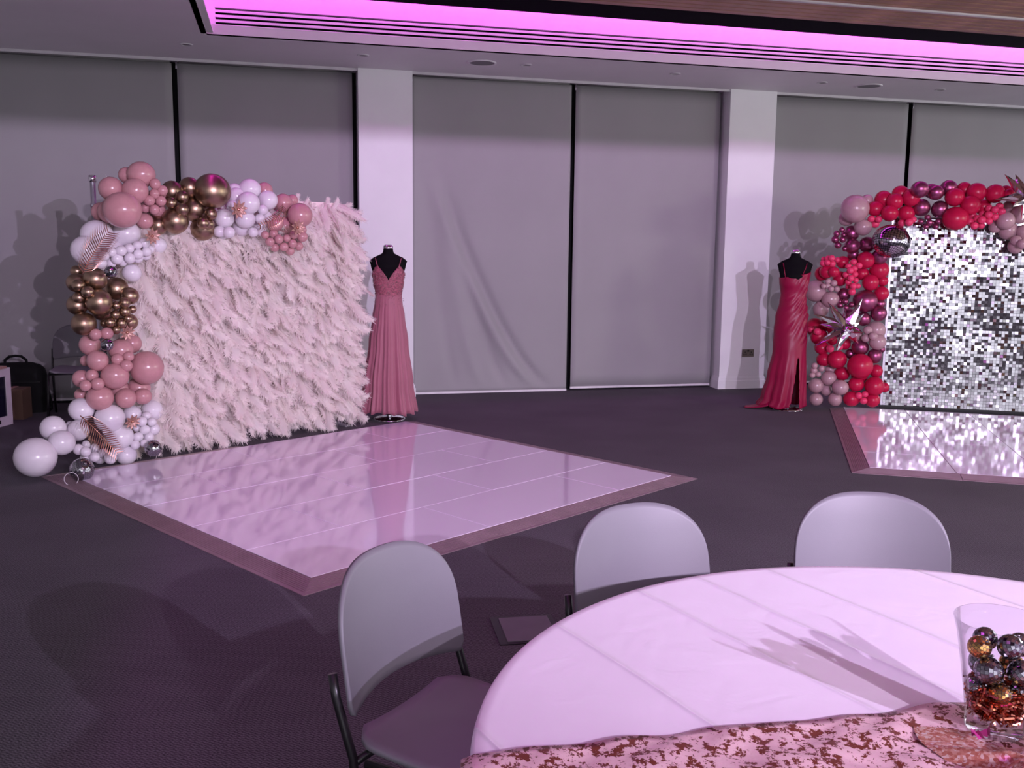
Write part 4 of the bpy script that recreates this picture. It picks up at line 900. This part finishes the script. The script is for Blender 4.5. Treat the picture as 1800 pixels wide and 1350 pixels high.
# bunched glitter cloth round the foot of the vase
VX, VY = 0.885, 1.615
P = []
hs = [(rng.uniform(0, 6), rng.uniform(18, 70), rng.uniform(18, 70)) for _ in range(6)]
for i in range(71):
    row_ = []
    for j in range(71):
        x = 0.745 + 0.55 * i / 70; y = 1.12 + 0.50 * j / 70
        edge = min((x - 0.745 - 0.02 * sin(40 * y) - 0.25 * max(0, y - 1.50)) / 0.10, (1.60 - y + 0.25 * (x - 0.95) + 0.012 * sin(35 * x)) / 0.08, (1.295 - x) / 0.08, (y - 1.12) / 0.06)
        env = max(0.0, min(1.0, edge)); env = env * env * (3 - 2 * env)
        lump = sum(abs(sin(a_ * x + p_) * sin(b_ * y - p_)) for p_, a_, b_ in hs) / 6
        ridge = 0.040 * math.exp(-((x - 0.99 - 0.3 * (y - 1.4)) / 0.06) ** 2) + 0.030 * math.exp(-((y - 1.47 - 0.45 * (x - 1.0)) / 0.05) ** 2)
        dv_ = sqrt((x - VX) ** 2 + (y - VY) ** 2); hole = max(0.0, min(1.0, (dv_ - 0.056) / 0.03))
        row_.append((x + 0.010 * sin(31 * y), y + 0.010 * sin(27 * x), TZ + 0.010 + env * (0.014 + ridge + 0.035 * lump) * hole))
    P.append(row_)
a = MB(); a.grid(P); o = a.build('glitter_cloth', 'glitter_rose', None, True)
tag(o, 'bunched rose gold glitter cloth around the foot of the glass vase', 'cloth')
a = MB()
for k in range(7):
    q = k * 0.9; a.add([(0.006 * cos(q) + 0.012 * cos(k * 2.1), 0.006 * sin(q) + 0.010 * sin(k * 1.7), 0.002 + 0.004 * k / 3), (0.018 * cos(q + 0.6), 0.014 * sin(q + 0.6), 0.012 + 0.003 * k), (0.016 * cos(q + 1.5), 0.016 * sin(q + 1.5), 0.004)], [(0, 1, 2)])
MATS['fuchsia'] = mat('fuchsia', (0.33, 0.025, 0.16), 0.35)
o = a.build('confetti_piece', 'fuchsia', None, False, T((0.838, 1.575, TZ + 0.018)) @ Matrix.Diagonal((0.9, 0.9, 0.9, 1))); tag(o, 'crumpled fuchsia foil piece in front of the vase foot', 'confetti')

# clear glass vase filled with tinsel and mini mirror balls
VB = TZ + 0.014; VH = 0.207
v_ = thing('glass_vase', 'clear flared glass vase of mirror balls on the table', 'vase', T((VX, VY, VB)))
prof = [(0.001, 0.0), (0.046, 0.0), (0.050, 0.004), (0.050, 0.018), (0.052, 0.04), (0.062, 0.11), (0.074, 0.18), (0.081, VH), (0.0805, VH + 0.0015), (0.079, VH), (0.071, 0.18), (0.059, 0.11), (0.049, 0.045), (0.044, 0.026), (0.001, 0.022)]
a = MB(); a.lathe(prof, 56); a.build('glass_body', 'thin_glass', v_, True)
a = MB()
for k in range(1600):
    z = 0.028 + 0.062 * rng.random() ** 0.9; R_ = 0.046 + 0.012 * (z - 0.03) / 0.06
    q = rng.uniform(0, 2 * pi); r = R_ * sqrt(rng.uniform(0.25, 0.98)); c = Vector((r * cos(q), r * sin(q), z))
    d = Vector(rng.normal(0, 1, 3)); d.z *= 0.4; d.normalize(); d = d * rng.uniform(0.006, 0.014); p = d.cross(Vector(rng.normal(0, 1, 3))).normalized() * 0.0018
    e1_, e2_ = c - d, c + d
    for e in (e1_, e2_):
        rr = sqrt(e.x ** 2 + e.y ** 2)
        if rr > R_: e.x *= R_ / rr; e.y *= R_ / rr
        e.z = max(0.026, e.z)
    a.add([e1_ - p, e1_ + p, e2_ + p, e2_ - p], [(0, 1, 2, 3)])
o = a.build('tinsel_filling', 'tinsel', None, False, T((VX, VY, VB))); o['kind'] = 'stuff'
tag(o, 'rose gold shredded tinsel in the bottom of the glass vase', 'tinsel')
MINI = [(-0.046, -0.014, 0.163, 0.0205, 1, 'gold mini mirror ball, topmost at the left rim of the vase'),
        (0.006, -0.020, 0.166, 0.0225, 0, 'silver mini mirror ball, topmost in the middle of the vase'),
        (-0.014, 0.030, 0.160, 0.0215, 0, 'silver mini mirror ball behind the topmost gold one'),
        (0.042, 0.014, 0.156, 0.0215, 0, 'silver mini mirror ball at the back right of the vase'),
        (-0.030, -0.022, 0.122, 0.0250, 0, 'silver mini mirror ball pressed against the left glass, second layer'),
        (0.024, -0.030, 0.121, 0.0240, 0, 'silver mini mirror ball at the front middle of the second layer'),
        (0.034, 0.022, 0.114, 0.0225, 1, 'gold mini mirror ball at the right of the second layer'),
        (-0.018, 0.028, 0.116, 0.0230, 0, 'silver mini mirror ball at the back of the second layer'),
        (-0.010, -0.034, 0.083, 0.0200, 1, 'gold mini mirror ball low at the front left of the vase'),
        (0.032, -0.018, 0.080, 0.0190, 0, 'silver mini mirror ball low at the front, right of the gold one'),
        (-0.036, 0.002, 0.080, 0.0180, 0, 'silver mini mirror ball low at the left of the vase'),
        (0.008, 0.026, 0.078, 0.0200, 0, 'silver mini mirror ball low at the back of the vase')]
for (x, y, z, r, gld, lb) in MINI:
    disco('mini_mirror_ball', lb, T((VX + x, VY + y, VB + z)) @ Matrix.Rotation(rng.uniform(0.3, 1.3), 4, 'X') @ Matrix.Rotation(rng.uniform(-1, 1), 4, 'Y'), r, 11, 'mini mirror balls in the vase', 'mirror_gold' if gld else 'mirror_silver')

# ------------------------------------------------------------------ chairs (local: the sitter faces +y, origin on the floor under the backrest)
def chair_meshes():
    ms = []
    # backrest: rounded moulded shell, concave to the sitter
    P = []; nu, nv = 44, 18
    zb, zt, hw = 0.530, 0.868, 0.235
    def pt(u_, w_):
        x = hw * sin(u_ * pi / 2)
        e = abs(x / hw)
        lo = zb + 0.018 * (1 - e * e) + 0.03 * max(0, (e - 0.93) / 0.07) ** 2
        hi = zb + 0.13 + (zt - zb - 0.13) * max(0.0, 1 - e ** 2.7) ** (1 / 2.7)
        z = lo + (hi - lo) * w_
        y = 0.055 * e * e - (z - zb) * 0.16 - 0.25 * max(0, z - 0.80) ** 1.5
        return (x, y, z)
    front = [[pt(2 * i / nu - 1, j / nv) for i in range(nu + 1)] for j in range(nv + 1)]
    a = MB(); a.grid(front); ms.append(('backrest', a.mesh('backrest', 'chair_plastic', True), True))
    P = []
    for j in range(15):
        w_ = j / 14; y = 0.02 + 0.42 * w_; row_ = []
        for i in range(17):
            u_ = 2 * i / 16 - 1
            k = (1 - max(0, (abs(w_ - 0.5) * 2 - 0.6) / 0.4) ** 2.5 * 0.28)
            row_.append((u_ * 0.215 * k, y + (0.02 if w_ < 0.1 else 0) * (1 - u_ * u_) * 0, 0.455 + 0.012 * u_ * u_ - 0.012 * sin(w_ * pi) - 0.03 * max(0, w_ - 0.75) ** 2 * 10))
        P.append(row_)
    a = MB(); a.grid(P); ms.append(('seat', a.mesh('seat', 'chair_seat', True), True))
    for sx in (-1, 1):
        a = MB(); a.tube([(sx * 0.243, 0.004, 0.635), (sx * 0.243, 0.014, 0.58), (sx * 0.242, 0.034, 0.52), (sx * 0.241, 0.062, 0.44), (sx * 0.240, 0.068, 0.37), (sx * 0.240, 0.045, 0.18), (sx * 0.241, 0.010, 0.008)], 0.0115, 10)
        ms.append(('rear_leg', a.mesh('rear_leg', 'tube_black', True), False))
        a = MB(); a.tube([(sx * 0.232, 0.095, 0.432), (sx * 0.222, 0.36, 0.430), (sx * 0.220, 0.405, 0.410), (sx * 0.225, 0.43, 0.20), (sx * 0.232, 0.45, 0.008)], 0.0115, 10)
        ms.append(('front_leg', a.mesh('front_leg', 'tube_black', True), False))
    a = MB(); a.tube([(-0.237, 0.066, 0.43), (0.237, 0.066, 0.43)], 0.010, 8); ms.append(('crossbar', a.mesh('crossbar', 'tube_black', True), False))
    a = MB(); a.tube([(-0.222, 0.36, 0.425), (0.222, 0.36, 0.425)], 0.010, 8); ms.append(('crossbar', a.mesh('crossbar', 'tube_black', True), False))
    return ms
CHM = chair_meshes()
def chair(label, loc, face, group):
    a_ = atan2(face[1], face[0]) - pi / 2
    t = thing('stacking_chair', label, 'chair', T(loc) @ RZ(a_), group)
    for nm, me, sd in CHM:
        o_ = obj(nm, me, t)
        if sd: solidify(o_, 0.012 if nm == 'backrest' else 0.016)
gc = 'grey stacking chairs at the round table'
def to_table(p): return (TC.x - p[0], TC.y - p[1])
for lb, p in (('grey moulded chair at the left of the white table, its seat in view', (-0.292, 2.305, 0)),
              ('grey moulded chair in the middle behind the white table', (0.388, 2.735, 0)),
              ('grey moulded chair at the right behind the white table', (1.148, 2.905, 0))):
    chair(lb, p, to_table(p), gc)
pc = WALL @ Vector((-4.50, -0.42, 0))
chair('grey stacking chair in shadow against the wall behind the garland', pc, (0.28, -1.0), 'chairs by the window wall')

# ------------------------------------------------------------------ small things at the left and on the floor
fb = thing('floor_box', 'square carpet-framed floor socket box beside the table', 'floor box', T((0.075, 3.90, 0)) @ RZ(radians(10)))
a = MB(); a.box(-0.14, 0.14, -0.15, 0.15, 0.0, 0.004); a.build('frame', 'tube_black', fb)
a = MB(); a.bevbox(-0.105, 0.115, -0.13, 0.125, 0.004, 0.009, 0.002); a.build('lid', 'box_lid', fb)
a = MB(); a.box(0.03, 0.07, -0.12, -0.10, 0.009, 0.012); a.build('lid_handle', 'tube_black', fb)

bag = thing('holdall_bag', 'black soft holdall with a loop handle standing by the wall', 'bag', WALL @ T((-5.12, -0.27, 0)))
P = []
for i in range(13):
    q = i / 12; z = 0.46 * q
    hw = 0.30 - 0.06 * q ** 2; hd = 0.15 - 0.03 * q
    if i == 12: hw *= 0.90; hd *= 0.8
    row_ = []
    for k in range(33):
        th = 2 * pi * k / 32; c, s_ = cos(th), sin(th)
        row_.append((hw * abs(c) ** 0.5 * (1 if c >= 0 else -1) * (1 + 0.02 * sin(9 * q + 3 * th)), hd * abs(s_) ** 0.5 * (1 if s_ >= 0 else -1), z))
    P.append(row_)
P.append([(x * 0.72, y * 0.6, 0.482) for x, y, z in P[-1]]); P.append([(0, 0, 0.486)] * 33)
a = MB(); a.grid(P); a.build('bag_body', 'bag_black', bag, True)
a = MB(); a.tube([(-0.10, 0, 0.45), (-0.095, 0, 0.51), (-0.055, 0, 0.545), (0, 0, 0.552), (0.055, 0, 0.545), (0.095, 0, 0.51), (0.10, 0, 0.45)], 0.014, 8); a.build('handle', 'bag_black', bag, True)
a = MB(); a.box(-0.24, 0.24, -0.152, -0.146, 0.30, 0.312); a.build('zip', 'tube_black', bag)

cb = thing('cardboard_box', 'small brown cardboard box beside the white cabinet', 'box', T((-4.72, 8.86, 0)) @ RZ(radians(5)))
a = MB(); a.bevbox(-0.17, 0.10, -0.10, 0.10, 0, 0.29, 0.004); a.build('carton', 'cardboard', cb)
a = MB(); a.box(-0.06, -0.01, -0.101, 0.101, 0.288, 0.292); a.box(-0.06, -0.01, -0.1015, -0.099, 0.18, 0.29); a.build('tape', 'petal_peach', cb)

cbn = thing('display_cabinet', 'white framed cabinet with dark glass front at the left edge', 'cabinet', T((-4.60, 8.56, 0)) @ RZ(radians(-8)))
# front face looks along +x; the right corner is the origin
W_, DP, H_ = 0.62, 0.50, 0.525
a = MB(); a.box(-DP, -0.02, -W_, 0, 0.0, H_); a.build('body', 'cabinet_white', cbn)
for (y0, y1, z0, z1) in ((-W_, 0, 0, 0.085), (-W_, 0, H_ - 0.075, H_), (-0.06, 0, 0.085, H_ - 0.075), (-W_, -W_ + 0.06, 0.085, H_ - 0.075)):
    a = MB(); a.box(-0.02, 0.0, y0, y1, z0, z1); a.build('front_frame', 'cabinet_white', cbn)
a = MB(); a.box(-0.02, -0.012, -W_ + 0.06, -0.06, 0.085, H_ - 0.075); a.build('glass_front', 'cabinet_glass', cbn)
a = MB(); a.box(0.0, 0.006, -0.26, -0.17, 0.028, 0.062); a.build('latch', 'tube_black', cbn)
a = MB(); a.box(-DP - 0.01, 0.02, -W_ - 0.02, -0.07, H_, H_ + 0.022); a.build('top_board', 'petal_peach', cbn)
led_i = MB(); led_i.lathe([(0.001, 0.008), (0.010, 0.004), (0.011, 0.0)], 10)
mat('indicator_white', (0.9, 0.9, 1.0), 0.4, emit=(0.8, 0.85, 1.0), estr=3.0)
led_i.build('indicator_light', 'indicator_white', cbn, True, T((-0.012, -0.22, 0.245)) @ Matrix.Rotation(radians(90), 4, 'Y'))
a = MB(); a.box(-0.35, 0.55, -0.09, 0.06, 0.0, 0.045)
tag(a.build('equipment_case', 'bag_black', None, False, WALL @ T((-4.10, -0.12, 0))), 'flat black case lying on the floor along the wall', 'case')
